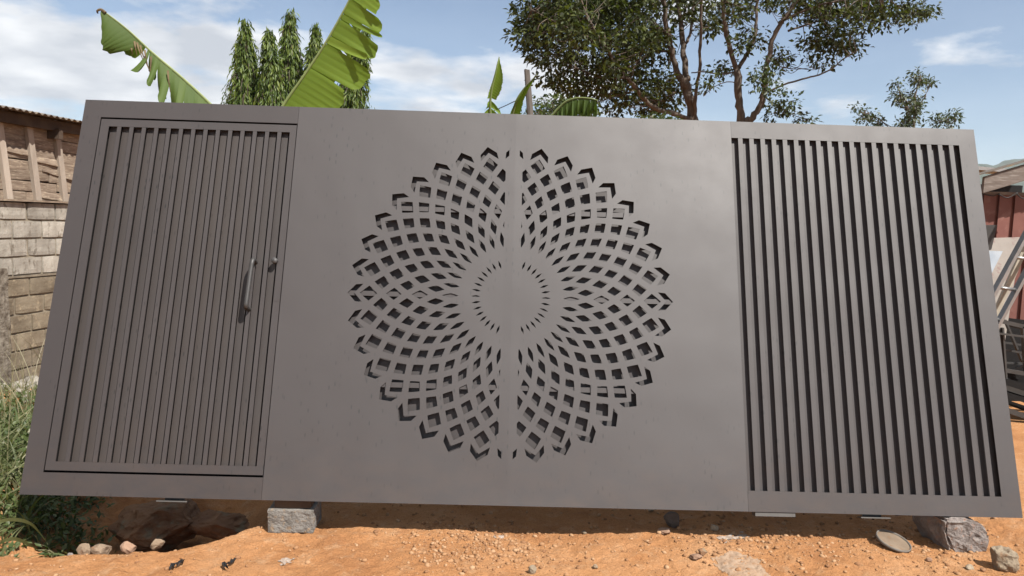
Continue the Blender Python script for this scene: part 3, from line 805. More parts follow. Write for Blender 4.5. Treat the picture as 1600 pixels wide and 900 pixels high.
# rough pier at the near end of the old courses
s_p = -0.42
V, F = rough_box(wp(s_p, -0.02, zb + 0.60), (0.085, 0.13, 0.66), tuple(wa), tuple(wn_), 10, 0.010, 18, 6, 0.01)
add('pier', V, F, M['rubble_pier'], shed)
V, F = rough_box(wp(s_p - .20, 0.03, zb + 1.05), (0.055, 0.09, 1.0), tuple(wa), tuple(wn_), 6, 0.002, 10, 6, 0.006)
add('post', V, F, M['post'], shed)
# sill board, planks, studs
b_ = MB().obox(wp(1.4, -0.02, ztop_blocks + .012), wa*3.3, wn_*0.06, UPV*0.010)
add('sill_board', b_.V, b_.F, M['plank'], shed)
z = ztop_blocks + .024; k = 0
while z < z_eave + 0.02:
    hgt = random.uniform(0.095, 0.135); s = -2.0 - random.random()*0.5
    while s < 4.4:
        ln = random.uniform(0.9, 1.7)
        V, F = rough_box((0, 0, 0), (ln/2 - .003, 0.010, hgt/2 - random.uniform(.000, .0035)), tuple(wa), tuple(wn_), 6, 0.0035, 9, k*1.7, 0.003)
        tl = random.uniform(-.006, .006)
        V = np.array(V); V[:, 2] += (V @ wa)*tl*3
        V = V + wp(s + ln/2, -0.055 + random.uniform(-.008, .008), z + hgt/2)
        add('plank', V, F, M['plank'], shed); k += 1
        s += ln
    z += hgt
b_ = MB().obox(wp(1.2, -0.085, (ztop_blocks + z_eave)/2 + .03), wa*3.4, wn_*0.008, UPV*((z_eave - ztop_blocks)/2 + .06))
add('backing_boards', b_.V, b_.F, M['rafter'], shed)
# warped board edges standing proud
for (s, zz, ln, tl) in ((0.35, 0.47, 0.34, -0.10), (0.55, 0.34, 0.50, -0.16), (0.45, 0.07, 0.5, -0.12), (0.95, 0.40, 0.30, -.05), (-0.1, 0.55, 0.4, -.08)):
    V, F = rough_box((0, 0, 0), (ln/2, 0.008, 0.035), tuple(wa), tuple(wn_), 6, 0.006, 14, s*9, 0.004)
    V = np.array(V); V[:, 2] += (V @ wa)*tl; V += wn_*(V[:, 2:3]*-0.25)
    add('plank', V + wp(s, -0.036, ztop_blocks + zz), F, M['plank'], shed)
for px in (6, 52, 95):
    # position along the wall where this pixel column meets it
    best = min(np.arange(-2, 3, 0.005), key=lambda s: abs((lambda q: 800 + F_PX*(RW.T @ (q - CAM))[0]/(RW.T @ (q - CAM))[2])(wp(s, -0.02, (ztop_blocks + z_eave)/2)) - px))
    c = wp(best, -0.022, (ztop_blocks + z_eave)/2)
    lean = -0.13
    b_ = MB().obox(c, wa*0.038, wn_*0.022, UPV*((z_eave - ztop_blocks)/2 - 0.012) + wa*lean*(z_eave - ztop_blocks)/2)
    add('stud', b_.V, b_.F, M['stud'], shed)
for s in np.arange(-1.9, 4.2, 1.0):
    pass
b_ = MB().obox(wp(1.2, 0.03, z_eave + .045), wa*3.4, wn_*0.03, UPV*0.055)
add('eave_beam', b_.V, b_.F, M['rafter'], shed)
for s in (-1.15, 0.42, 1.9, 3.3):
    b_ = MB().obox(wp(s, -0.25, z_eave - 0.045), wa*0.03, wn_*0.36 + UPV*0.0, UPV*0.055)
    add('rafter_end', b_.V, b_.F, M['rafter'], shed)
# corrugated roof
ns = 560; ss = np.linspace(-2.3, 4.8, ns); rowsn = [0.20, -0.6, -2.6]
V = []
for j, nn in enumerate(rowsn):
    for s in ss:
        jit = 0.018*vnoise(np.array(s*4.1), np.array(0.0)) if j == 0 else 0
        V.append(wp(s, nn + float(jit), z_eave + 0.125 + (0.20 - nn)*0.10 + 0.012*math.sin(s*2*math.pi/0.085)))
nv = len(V)
V += [v_ - UPV*0.0015 for v_ in V]
F = [(j*ns+i, j*ns+i+1, (j+1)*ns+i+1, (j+1)*ns+i) for j in range(2) for i in range(ns-1)]
F += [tuple(q + nv for q in f[::-1]) for f in F] + [(i+1, i, i+nv, i+1+nv) for i in range(ns-1)]
add('roof_sheet', V, F, M['roof'], shed, True)
# rubble at the foot of the wall
n = 260
ss = rng.uniform(-2.0, 2.0, n); nn = np.abs(rng.normal(0, 0.30, n)) + 0.05
Pq = np.array([wp(a, b2, 0) for a, b2 in zip(ss, nn)])
gravel(n, Pq[:, 0], Pq[:, 1], 0.015, 0.085, M['block_pale'], 'rubble', 'pale broken rubble heaped along the foot of the block wall', 2.0)

# ------------------------------------------------------------------ right side: red sheet building, board, ladder, steel
RY = 4.5
zt = at(1570, 305, RY)[2]; x0 = at(1500, 400, RY)[0]
bld = empty('red_metal_building', (x0 + 1, RY, 0), (0, 0, 0), 'red ribbed sheet metal building behind the right end of the gate', 'building')
pw = (at(1581, 360, RY)[0] - at(1556.5, 360, RY)[0])
xj = at(1556.5, 360, RY)[0] - 4*pw
for k in range(22):
    a = xj + k*pw
    # one folded panel: flat, shallow trough, flat, with a dark joint to the next
    prof_ = [(a + .006, 0.03), (a + .008, 0.0), (a + pw*.45, 0.0), (a + pw*.50, 0.016), (a + pw*.93, 0.016), (a + pw - .010, 0.0), (a + pw - .006, 0.03)]
    V = [(x, RY + y, zz) for zz in (0.02, zt) for x, y in prof_]; q = len(prof_)
    o = add('wall_panel', V, [(i, i+1, q+i+1, q+i) for i in range(q-1)], M['red_sheet'], bld)
    sd_ = o.modifiers.new('thickness', 'SOLIDIFY'); sd_.thickness = 0.002; sd_.offset = -1
b_ = MB().box(xj, xj + 22*pw, RY + .06, RY + 3.0, 0.0, zt - .01)
add('inner_wall', b_.V, b_.F, M['dark_steel'], bld)
b_ = MB().box(xj, xj + 22*pw, RY - .015, RY + .035, zt, zt + .035)
add('top_rail', b_.V, b_.F, M['fascia'], bld)
# fascia board and roof slab above
A = at(1537, 276, RY - .26); B2 = at(1600, 257, RY - .26); Cc = at(1537, 302, RY - .26)
dirv = (B2 - A); dirv /= np.linalg.norm(dirv); hb = (A[2] - Cc[2])
A2 = A; B3 = A + dirv*4.2
V, F = rough_box((0, 0, 0), (2.1, 0.02, hb/2), tuple(dirv), (0, 1, 0), 14, 0.004, 7, 3, 0.006)
V = np.array(V) + (A2 + B3)/2 - np.array([0, 0, hb/2])
add('fascia_board', V, F, M['fascia'], bld)
b_ = MB().add([A2 + np.array([-.10, -.06, .004]), B3 + np.array([0, -.06, .004]), B3 + np.array([0, .35, -.03]), A2 + np.array([-.10, .35, -.03])] + [q + np.array([0, 0, .012]) for q in (A2 + np.array([-.10, -.06, .004]), B3 + np.array([0, -.06, .004]), B3 + np.array([0, .35, -.03]), A2 + np.array([-.10, .35, -.03]))],
             [(0,3,2,1),(4,5,6,7),(0,1,5,4),(1,2,6,5),(2,3,7,6),(3,0,4,7)])
add('roof_sheet', b_.V, b_.F, M['roof'], bld)
cb = MB()
for (pa, pb2, pc) in (((1530, 301), (1550, 306), (1562, 302)), ((1560, 303), (1574, 309), (1590, 301)), ((1588, 302), (1596, 309), (1612, 312))):
    cb.tube(smooth_path([at(*pa, RY - .22), at(*pb2, RY - .21), at(*pc, RY - .22)], 6), 0.006, 6)
add('cable', cb.V, cb.F, M['cable'], bld, True)
# pale tin roof of another building further back
q0 = at(1505, 259, 9.0); q1 = at(1578, 266, 9.0)
b_ = MB().obox(((q0 + q1)/2) + np.array([0.2, 1.2, 0.075]), (q1 - q0)/2*np.array([1.5, 0, 1.5]) , np.array([0, 1.2, 0.10]), np.array([0, 0, 0.03]))
far = empty('tin_roofed_shed', (q0[0], 9.6, 0), (0, 0, 0), 'low shed with pale tin roof behind the fascia board', 'shed')
add('roof', b_.V, b_.F, M['tin'], far)
b_ = MB().box(q0[0] - .1, q1[0] + .5, 9.35, 11, 0, q0[2] - .28)
add('wall', b_.V, b_.F, M['dark_steel'], far)

# ladder
LY = 2.45
r1a, r1b = at(1600, 371, LY), at(1557.5, 449, LY)
r2a, r2b = at(1600, 431, LY), at(1561, 507, LY)
d1 = (r1b - r1a)/np.linalg.norm(r1b - r1a)
def down_to(p, d, z): return p + d*((z - p[2])/d[2])
lad = empty('ladder', tuple(down_to(r2a, d1, 0.02)), (0, 0, 0), 'aluminium ladder leaning behind the right end of the gate', 'ladder')
def bar(p, q, w_, t2):
    d = (q - p)/2; L_ = np.linalg.norm(d); u_ = d/L_; s_ = np.cross(u_, [0, 1, 0]); s_ /= np.linalg.norm(s_); n_ = np.cross(s_, u_)
    return MB().obox((p + q)/2, d, s_*w_/2, n_*t2/2)
top1 = r1a - d1*1.1; top2 = r2a - d1*1.45
for tp, rr in ((top1, r1a), (top2, r2a)):
    b_ = bar(tp, down_to(rr, d1, 0.02), 0.026, 0.06); add('rail', b_.V, b_.F, M['alu'], lad)
g0, g1 = at(1557.5, 449, LY), at(1586, 452.5, LY)
rv = g1 - g0; sp = 0.285
for k in range(-6, 8):
    p = g0 - d1*k*sp
    if p[2] < 0.1 or p[2] > top1[2]: continue
    b_ = MB().tube([p - rv*.02, p + rv*1.02], 0.014, 10); add('rung', b_.V, b_.F, M['alu'], lad, True)
p, q = at(1603, 382, LY + .12), at(1540, 525, LY + .12)
dd = (q - p)/np.linalg.norm(q - p)
b_ = bar(p - dd*.8, down_to(p, dd, 0.03), 0.045, 0.03)
o = add('cream_bar', b_.V, b_.F, M['cream_bar'], None); tag(o, 'cream painted square bar leaning between the ladder rails', 'bar')
def panel(name, pts, Y, thick, mat, label, cat, tilt=None):
    P = [at(x, y, Y + (tilt[i] if tilt else 0)) for i, (x, y) in enumerate(pts)]
    k = len(P); V = P + [q + np.array([0, thick, 0]) for q in P]
    o = add(name, V, [tuple(range(k))] + [tuple(range(2*k-1, k-1, -1))] + [(i, k+i, k+(i+1) % k, (i+1) % k) for i in range(k)], mat, None)
    recalc(o); return tag(o, label, cat)
panel('metal_sheet', [(1540, 372), (1596, 370.5), (1566, 560), (1500, 560)], 3.2, .006, M['beige_sheet'], 'beige dented metal sheet leaning behind the ladder', 'metal sheet', (0.25, .25, -.1, -.1))
panel('metal_sheet', [(1530, 391), (1567, 392.5), (1545, 436), (1520, 470)], 2.95, .006, M['blue_sheet'], 'pale blue metal sheet corner showing past the gate edge', 'metal sheet', (.1, .1, 0, 0))
panel('metal_sheet', [(1532, 352), (1558.5, 351.5), (1549, 390), (1532, 395)], 2.8, .05, M['grey_steel'], 'dark grey angled metal offcut above the blue sheet', 'metal sheet')
# dark steel frame and stacked tubes
SYT = 2.75
def zpx(px, py, Y): return at(px, py, Y)
fr = empty('welded_rack', tuple(at(1580, 600, SYT)), (0, 0, 0), 'black welded steel frame standing on the stacked tubes', 'steel frame')
c00, c10 = at(1556, 500, SYT), at(1650, 522, SYT); c01, c11 = at(1566, 578, SYT), at(1655, 592, SYT)
for p, q in ((c00, c10), (c00, c01), (c01, c11), (c10, c11), (at(1599, 510, SYT), at(1604, 584, SYT)), (at(1556, 500, SYT), at(1556, 500, SYT + .8)), (c10, c10 + np.array([0, .8, 0]))):
    b_ = bar(p, q + (q - p)*1e-3, 0.035, 0.035) if abs((q-p)[1]) < .5 else MB().tube([p, q], .018, 6)
    add('bar', b_.V, b_.F, M['grey_steel'], fr)
for (xa, ya, xb, yb, dy_) in ((1552, 520, 1640, 531, -.05), (1560, 545, 1650, 560, .1), (1550, 566, 1660, 571, .25), (1570, 500, 1612, 600, .3), (1555, 590, 1640, 552, .2), (1560, 534, 1660, 548, .4), (1566, 512, 1572, 600, -.02)):
    b_ = bar(at(xa, ya, SYT + dy_), at(xb, yb, SYT + dy_), .016, .03); add('bar', b_.V, b_.F, M['grey_steel'], fr)
bp_ = [at(1538, 492, 3.5), at(1760, 520, 3.5), at(1760, 640, 3.5), at(1538, 628, 3.5)]
b_ = MB().add(bp_ + [q + np.array([0, .01, 0]) for q in bp_], [(0,1,2,3),(7,6,5,4),(0,4,5,1),(1,5,6,2),(2,6,7,3),(3,7,4,0)])
add('shade_sheet', b_.V, b_.F, M['dark_steel'], fr)  # added black sheet standing in for the shade inside the frame
TUBE = ['topmost front steel tube of the dark stack', 'second steel tube from the top of the dark stack, standing proud', 'greyer third steel tube from the top of the dark stack',
        'fourth steel tube from the top of the dark stack', 'fifth steel tube from the top, just above the lowest one', 'grey lowest steel tube of the stack, resting on the earth',
        'rear steel tube behind the middle of the dark stack', 'rear steel tube behind the top of the dark stack']
k = 0
for (ya, yb, Y, mk) in ((577, 592, 2.85, 'dark_steel'), (588, 606, 2.7, 'dark_steel'), (598, 616, 2.82, 'grey_steel'), (609, 626, 2.72, 'dark_steel'), (620, 639, 2.86, 'dark_steel'), (632, 651, 2.70, 'grey_steel'), (604, 622, 2.98, 'dark_steel'), (580, 596, 3.0, 'dark_steel')):
    p, q = at(1548, ya, Y), at(1604, yb, Y); d = (q - p)
    b_ = bar(p - d*1.0, q + d*3.0, 0.045, 0.05)
    o = add('steel_tube', b_.V, b_.F, M[mk], None)
    tag(o, TUBE[k], 'steel tube', 'stacked dark steel tubes'); k += 1

# grey wooden post and wire behind the gate
PY = 3.2
pt_, pm_ = at(823, 109, PY), at(828, 182, PY); d = (pm_ - pt_)/np.linalg.norm(pm_ - pt_)
b_ = MB().tube([pt_, pt_ + d*.3, pm_, down_to(pt_, d, -0.1)], [.026, .030, .031, .036], 9)
V = np.array(b_.V); V += 0.003*rng.normal(size=V.shape)
o = add('wooden_post', V, b_.F, M['post'], None); tag(o, 'weathered grey wooden post rising behind the middle of the gate', 'post')
b_ = MB().tube(smooth_path([at(760, 178, PY + .02), at(790, 165, PY + .02), at(823, 149, PY)], 6), .004, 6)
o = add('wire', b_.V, b_.F, M['cable'], None); tag(o, 'thin dark wire tied to the grey wooden post', 'wire')

# ------------------------------------------------------------------ vegetation helpers
def leaf_mesh(P, D, N, L_, Wd, fold=0.15):
    """two-triangle folded leaves; P base, D direction, N rough normal"""
    D = D/np.linalg.norm(D, axis=1, keepdims=True)
    S = np.cross(D, N); S /= (np.linalg.norm(S, axis=1, keepdims=True) + 1e-9); Nn = np.cross(S, D)
    L_ = np.asarray(L_)[:, None]; Wd = np.asarray(Wd)[:, None]
    mid = P + D*L_*0.45
    V = np.stack([P, mid + S*Wd/2 + Nn*Wd*fold, P + D*L_ - Nn*L_*0.08, mid - S*Wd/2 + Nn*Wd*fold], 1)
    k = np.arange(len(P))[:, None]*4
    F = np.concatenate([k + np.array([[0, 1, 2]]), k + np.array([[0, 2, 3]])], 0)
    return V.reshape(-1, 3), F
def rvec(n): 
    v_ = rng.normal(size=(n, 3)); return v_/np.linalg.norm(v_, axis=1, keepdims=True)
def tree(name, limbs, clumps, Y, leafmat, label, spray=0.20, per=16, leafL=0.085, leafW=0.042, group=None, base_z=0.0, upb=0.25, root=None, twig=True, ydepth=1.0, dens=1.0):
    """limbs: [(pixel polyline, r0_px, r1_px, yoff0, yoff1)], clumps: [(px, py, rx, ry, ydepth_m, count, yoff)]"""
    scale = (Y - CAM[1])/F_PX
    fx = at(*root, Y)[0] if root else at(*limbs[0][0][0], Y)[0]
    rt = empty(name, (fx, Y, base_z), (0, 0, 0), label, 'tree', group)
    mb = MB(); nodes = []
    for (pts, r0, r1, y0, y1) in limbs:
        n_ = len(pts)
        P = np.array([at(x, y, Y + y0 + (y1 - y0)*i/(n_-1)) for i, (x, y) in enumerate(pts)])
        P = smooth_path(P, 5); P += 0.012*rng.normal(size=P.shape)*min(1, r0*scale*12)
        rr = 0.74*np.linspace(r0*scale, r1*scale, len(P))*(1 + .06*rng.normal(size=len(P)))
        mb.tube(P, list(rr), 9 if r0 > 4 else 6); nodes += list(P[len(P)//4:])
    nodes = np.array(nodes)
    tw = MB(); PP, DD, NN = [], [], []
    for (cx, cy, rx, ry, dep, cnt, yo) in clumps:
        for i in range(max(3, int(cnt*dens))):
            u = rvec(1)[0]*rng.random()**0.42
            c = at(cx + u[0]*rx, cy + u[2]*ry, Y + yo + u[1]*dep*ydepth)
            if twig:
                j = np.argmin(np.linalg.norm(nodes - c, axis=1) + 0.3*rng.random(len(nodes)))
                a = nodes[j]; mid = (a + c)/2 + rng.normal(size=3)*0.08*np.linalg.norm(c - a) + np.array([0, 0, -.05])
                if np.linalg.norm(c - a) < 0.8:
                    tw.tube(smooth_path([a, mid, c], 3), list(np.linspace(0.008, 0.002, 7)), 4, False)
            k = max(4, int(per*rng.uniform(.6, 1.4)))
            o_ = rvec(k)*(rng.random((k, 1))**0.5)*spray*np.array([1.15, 1.15, 0.7])
            PP.append(c + o_); dd = o_/spray + rvec(k)*0.7 + np.array([0, 0, -0.35]); DD.append(dd)
            NN.append(rvec(k)*0.8 + np.array([0, 0, 1.0])*upb*4)
    P = np.concatenate(PP); D = np.concatenate(DD); N = np.concatenate(NN)
    s_ = rng.uniform(.45, 1.4, len(P))
    V, F = leaf_mesh(P, D, N, leafL*s_, leafW*s_)
    tr = add('trunk', mb.V, mb.F, M['bark'], rt, True)
    if tw.V: add('twigs', tw.V, tw.F, M['bark'], tr, True)['kind'] = 'stuff'
    add('crown', V, F, leafmat, rt)
    return rt

# big dark tree left of centre-right
TA = 9.0
limbsA = [([(1092, 420), (1088, 260), (1083, 190), (1076, 150), (1070, 125)], 13, 9, 0, 0),
          ([(1070, 135), (1058, 112), (1050, 85), (1044, 50), (1036, 0), (1026, -60)], 7, 4, 0, -.4),
          ([(1073, 128), (1070, 95), (1066, 55), (1061, 0), (1060, -70)], 7, 4, 0, .3),
          ([(1066, 75), (1078, 55), (1082, 20), (1085, -20)], 3.5, 2.5, .1, .6),
          ([(1086, 190), (1086, 155), (1093, 110), (1095, 60), (1096, 10), (1098, -40)], 4, 2, 0, -.8),
          ([(1084, 190), (1050, 176), (1020, 167), (996, 142), (966, 102), (940, 67), (915, 20)], 5.5, 2.5, 0, -1.4),
          ([(1020, 167), (1045, 150), (1060, 140)], 2, 1.2, 0, .5),
          ([(1048, 80), (1015, 80), (1000, 79), (975, 67), (940, 62)], 2.6, 1.3, -.1, .6),
          ([(1045, 55), (1000, 20), (940, -10), (880, -40)], 4, 2, -.2, .6),
          ([(980, 122), (930, 118), (880, 95), (830, 60)], 2.5, 1, -.9, -.4),
          ([(1062, 20), (1100, -10), (1150, -40)], 3, 1.5, .3, .9),
          ([(990, 141), (960, 152), (930, 160)], 1.4, .7, -.5, -.9),
          ([(940, 67), (880, 40), (830, 15)], 2, .8, -1.4, -1.2)]
clA = [(925, 55, 115, 62, 1.8, 170, -.6), (960, 130, 95, 38, 1.5, 95, 0.2), (890, 20, 85, 45, 1.4, 80, -.3), (1000, 10, 90, 60, 1.6, 95, 0.4),
       (1030, 140, 48, 40, 1.0, 34, .9), (1095, 20, 40, 40, 1.2, 22, 0.5), (835, 55, 30, 14, .5, 12, -.8), (850, 85, 25, 14, .5, 10, -.8), (840, 20, 35, 26, .7, 20, -.4),
       (930, -40, 130, 40, 1.6, 70, 0), (1060, -40, 90, 40, 1.5, 50, 0), (870, 118, 32, 14, .6, 12, -.4), (1000, 75, 50, 45, 1.3, 45, .6), (950, 165, 80, 20, .8, 26, .8)]
tree('broadleaf_tree', limbsA, clA, TA, M['leaf_dark'], 'big dark broadleaf tree with several leaning brown stems behind the gate', dens=.92, per=34, spray=.215, leafL=.090, leafW=.046, root=(1092, 420))
TB = 8.2
limbsB = [([(1158, 420), (1160, 250), (1158, 190), (1154, 150), (1151, 108)], 10, 7, 0, 0),
          ([(1151, 110), (1140, 75), (1132, 40), (1128, 0), (1118, -50)], 5.5, 3, 0, -.5),
          ([(1154, 105), (1170, 80), (1180, 50), (1184, 0), (1200, -40)], 4.5, 2.5, 0, .4),
          ([(1163, 192), (1180, 180), (1192, 150), (1198, 110), (1206, 65), (1228, 25), (1258, -15), (1280, -50)], 7, 3, 0, -.4),
          ([(1150, 112), (1125, 116), (1100, 112), (1080, 114)], 1.8, 1.2, 0, .2),
          ([(1198, 145), (1225, 132), (1260, 122), (1292, 112), (1318, 92), (1338, 80)], 2.2, 1, 0, -.5),
          ([(1232, 48), (1262, 38), (1300, 28), (1350, 22)], 2.6, 1.2, -.2, .4),
          ([(1222, 32), (1270, 12), (1320, 0), (1380, -8)], 2.8, 1.2, -.2, -.7),
          ([(1350, 22), (1400, 22), (1455, 24)], 1.2, .5, .4, .5),
          ([(1262, 38), (1290, 55), (1325, 78)], 1.3, .6, 0, .3),
          ([(1194, 150), (1215, 165), (1240, 180), (1262, 186)], 1.4, .6, 0, .4),
          ([(1153, 130), (1135, 128), (1112, 138), (1100, 150)], 1.2, .6, 0, -.3),
          ([(1205, 100), (1240, 108), (1270, 105)], 1.2, .5, 0, .5)]
clB = [(1150, 10, 46, 32, 1.2, 34, 0), (1245, 8, 56, 26, 1.2, 46, 0), (1330, 22, 62, 30, 1.0, 70, 0), (1395, 18, 50, 22, .8, 40, .1), (1440, 20, 26, 8, .4, 10, .4),
       (1305, 66, 38, 20, .6, 26, .1), (1330, 74, 18, 10, .3, 8, 0), (1275, 72, 26, 18, .6, 12, .2), (1170, 58, 26, 24, .9, 14, .2), (1222, 92, 22, 18, .8, 10, .2), (1290, 100, 12, 8, .3, 5, .1),
       (1108, 132, 12, 12, .4, 5, -.2), (1218, 172, 20, 12, .4, 9, .2), (1262, 187, 14, 6, .3, 5, .4), (1130, 105, 14, 14, .5, 8, 0),
       (1240, -30, 130, 30, 1.4, 70, 0), (1380, -20, 70, 22, 1.0, 30, 0), (1270, -10, 40, 20, .6, 15, 0)]
tB = tree('broadleaf_tree', limbsB, clB, TB, M['leaf_dark'], 'open broadleaf tree with forked trunk and long branches reaching right', dens=.85, per=25, spray=.165, leafL=.080, leafW=.041, root=(1158, 420))
# lighter sprays low in the forked tree
PP = []; DD = []; NN = []
for (cx, cy, rx, ry, cnt) in ((1192, 122, 26, 20, 20), (1158, 70, 20, 8, 7), (1205, 150, 16, 14, 7), (1230, 158, 18, 8, 5)):
    for i in range(cnt):
        u = rvec(1)[0]*rng.random()**.5; c = at(cx + u[0]*rx, cy + u[2]*ry, TB - .3 + u[1]*.4); k = 14
        o_ = rvec(k)*.12; PP.append(c + o_); DD.append(o_ + rvec(k)*.1); NN.append(rvec(k) + np.array([0, -1, 1.5]))
P = np.concatenate(PP); s_ = rng.uniform(.7, 1.2, len(P))
V, F = leaf_mesh(P, np.concatenate(DD), np.concatenate(NN), .08*s_, .042*s_)
o = add('young_leaves', V, F, M['leaf_mid'], tB); o['label'] = 'bright young leaves low on the forked tree'

# grey-green sapling on the right
limbsC = [([(1425, 420), (1427, 260), (1428, 195), (1430, 150), (1438, 118)], 3, 1, 0, 0), ([(1428, 195), (1412, 160), (1403, 132)], 1.4, .5, 0, -.3),
          ([(1427, 250), (1390, 200), (1352, 172)], 1.6, .5, 0, .3), ([(1427, 230), (1462, 195), (1492, 182)], 1.5, .5, 0, -.2), ([(1428, 180), (1440, 160), (1455, 130)], 1, .4, 0, .2)]
clC = [(1436, 125, 12, 16, .25, 16, 0), (1430, 160, 17, 30, .4, 34, 0), (1405, 150, 12, 24, .3, 16, -.2), (1402, 130, 6, 6, .2, 4, -.3), (1352, 180, 18, 12, .3, 13, .3), (1340, 170, 6, 6, .2, 4, .3), (1372, 190, 12, 10, .3, 8, .2),
       (1475, 188, 22, 12, .3, 17, -.2), (1490, 180, 9, 7, .2, 6, -.2), (1415, 192, 25, 9, .4, 14, 0), (1452, 130, 8, 8, .2, 6, .2), (1428, 260, 60, 50, .6, 60, 0)]
tree('sapling_tree', limbsC, clC, 7.5, M['leaf_grey'], 'small grey green tree with upright branches above the slatted panel', per=13, spray=.10, leafL=.062, leafW=.03, root=(1425, 420))

# bush behind the wooden post
limbsD = [([(880, 420), (878, 300), (870, 200), (862, 160)], 4, 1.5, 0, 0), ([(878, 260), (900, 200), (915, 175)], 2.5, 1, 0, .4), ([(878, 260), (850, 200), (842, 170)], 2.5, 1, 0, -.3)]
clD = [(858, 172, 34, 24, .7, 46, 0), (900, 178, 36, 16, .7, 36, .2), (870, 215, 60, 30, .8, 50, 0), (838, 185, 14, 12, .4, 10, -.2)]
tree('bush', limbsD, clD, 6.2, M['leaf_mid'], 'bright green bush just behind the grey wooden post', per=18, spray=.15, leafL=.06, leafW=.032, root=(880, 420))['category'] = 'bush'
limbsE = [([(1022, 420), (1022, 300), (1020, 200), (1018, 182)], 3, 1.2, 0, 0), ([(1020, 230), (1035, 200), (1045, 185)], 1.8, .8, 0, .2)]
clE = [(1020, 188, 26, 9, .5, 20, 0), (1045, 190, 16, 8, .3, 9, .2), (1025, 225, 45, 24, .6, 30, 0)]
tree('bush', limbsE, clE, 6.0, M['leaf_mid'], 'low yellow green bush peeping over the gate below the dark tree', per=16, spray=.11, leafL=.055, leafW=.03, root=(1022, 420))['category'] = 'bush'

# weeping columnar trees
def weeping(peak, foot, hwf, Y, label, n=2600, slant=0):
    hwf *= 1.36; n = int(n*3.1)
    """peak pixel, pixel where the gate hides it, half width in pixels there"""
    pk = at(*peak, Y); sc_ = (Y - CAM[1])/F_PX
    ft = at(*foot, Y); d = ft - pk; hw = hwf*sc_
    rt = empty('weeping_tree', (ft[0] + d[0]*.4, Y, 0), (0, 0, 0), label, 'tree', 'weeping columnar trees behind the gate')
    axisf = lambda t: pk + d*t if t < 1.4 else np.array([pk[0] + d[0]*1.4, Y, pk[2] + d[2]*t])
    tend = (pk[2] - 0.0)/(-d[2])
    P = [axisf(t) for t in np.linspace(0.10, tend, 10)]
    tb = MB().tube(P, list(np.linspace(.012, .09, 10)), 8); tr = add('trunk', tb.V, tb.F, M['bark'], rt, True)
    PP, DD, NN = [], [], []
    tw = MB()
    nb_ = int(n/9)
    for i in range(nb_):
        t = min(1.9, (rng.random()**0.62)*1.9)
        a = rng.random()*6.283
        wdt = hw*(0.03 + 0.97*min(1, t)**0.95)*rng.uniform(.25, 1.0)*(1.35 if rng.random() < .12 else 1.0)
        base = axisf(t) + np.array([0, 0, .10*min(1, t*3)])
        rad = np.array([math.cos(a), math.sin(a), 0])
        tip = axisf(t) + rad*wdt + np.array([0, 0, -.22*min(1, .15 + t)])
        mid = base*.45 + (tip)*.55 + np.array([0, 0, .14*min(1, t*2)])
        path = smooth_path([base, mid, tip, tip + np.array([0, 0, -.16])], 3)
        if i % 2 == 0: tw.tube(path, .005, 4, False)
        for q in path[2:]:
            k = 2
            PP.append(q + rng.normal(size=(k, 3))*.035)
            DD.append(np.array([0, 0, -1.0]) + rad*.25 + rng.normal(size=(k, 3))*.33)
            NN.append(rad + np.array([0, 0, .5]) + rng.normal(size=(k, 3))*.45)
    P = np.concatenate(PP); s_ = rng.uniform(.6, 1.2, len(P))
    V, F = leaf_mesh(P, np.concatenate(DD), np.concatenate(NN), .15*s_, .034*s_, .2)
    add('crown', V, F, M['leaf_ashoka'], rt)
    add('twigs', tw.V, tw.F, M['bark'], tr, True)['kind'] = 'stuff'
weeping((382, 27), (388, 162), 27, 11.0, 'leftmost weeping columnar tree between the two banana leaves')
weeping((420, 43), (424, 164), 21, 10.6, 'shorter weeping columnar tree just left of the tallest one')
weeping((454, 7), (453, 165), 27, 11.4, 'tallest weeping columnar tree with pointed top', 3000)
weeping((493, 37), (490, 166), 22, 11.0, 'weeping columnar tree behind the broad banana leaf')
weeping((572, 42), (541, 168), 24, 11.6, 'rightmost weeping columnar tree, leaning right', 2800)

# ------------------------------------------------------------------ banana plants
def half_blade(mid, hang, width, lobes, side_bulge, pleat, V, F, nw=7):
    """one side of a banana leaf: mid(t) -> point, hang(t) -> unit vector, width(t); lobes [(t0, t1, swing, lenscale)]"""
    for (t0, t1, sw, ls, cu) in lobes:
        k = max(4, int((t1 - t0)*110)); b0 = len(V)
        for i in range(k + 1):
            f_ = i/k; t = t0 + (t1 - t0)*f_
            m0 = mid(t); h = hang(t); w_ = width(t)*ls
            along = mid(min(1, t + .01)) - mid(max(0, t - .01)); along /= np.linalg.norm(along)
            nrm = np.cross(along, h); nrm /= np.linalg.norm(nrm)
            for j in range(nw):
                s = j/(nw - 1)
                # lobes pinch together towards their free edge
                pin = (f_ - .5)*(t1 - t0)*(-0.10*s*s)
                tt = min(1, max(0, t + pin)); base = mid(tt)
                p = base + h*w_*s + along*sw*s*s*w_ + nrm*(side_bulge*math.sin(s*2.2)*w_ + cu*s*s*w_ + pleat*math.sin(t*230 + 0.8*s)*(.3 + .7*s) + .02*math.sin(f_*3.1)*s)
                e = 1 - .07*s*s*(abs(f_ - .5)*2)**3 - .05*s*math.sin(t*61)*math.sin(t*23)
                V.append(base + (p - base)*e)
        for i in range(k):
            for j in range(nw - 1):
                a = b0 + i*nw + j; F.append((a, a + 1, a + nw + 1, a + nw))
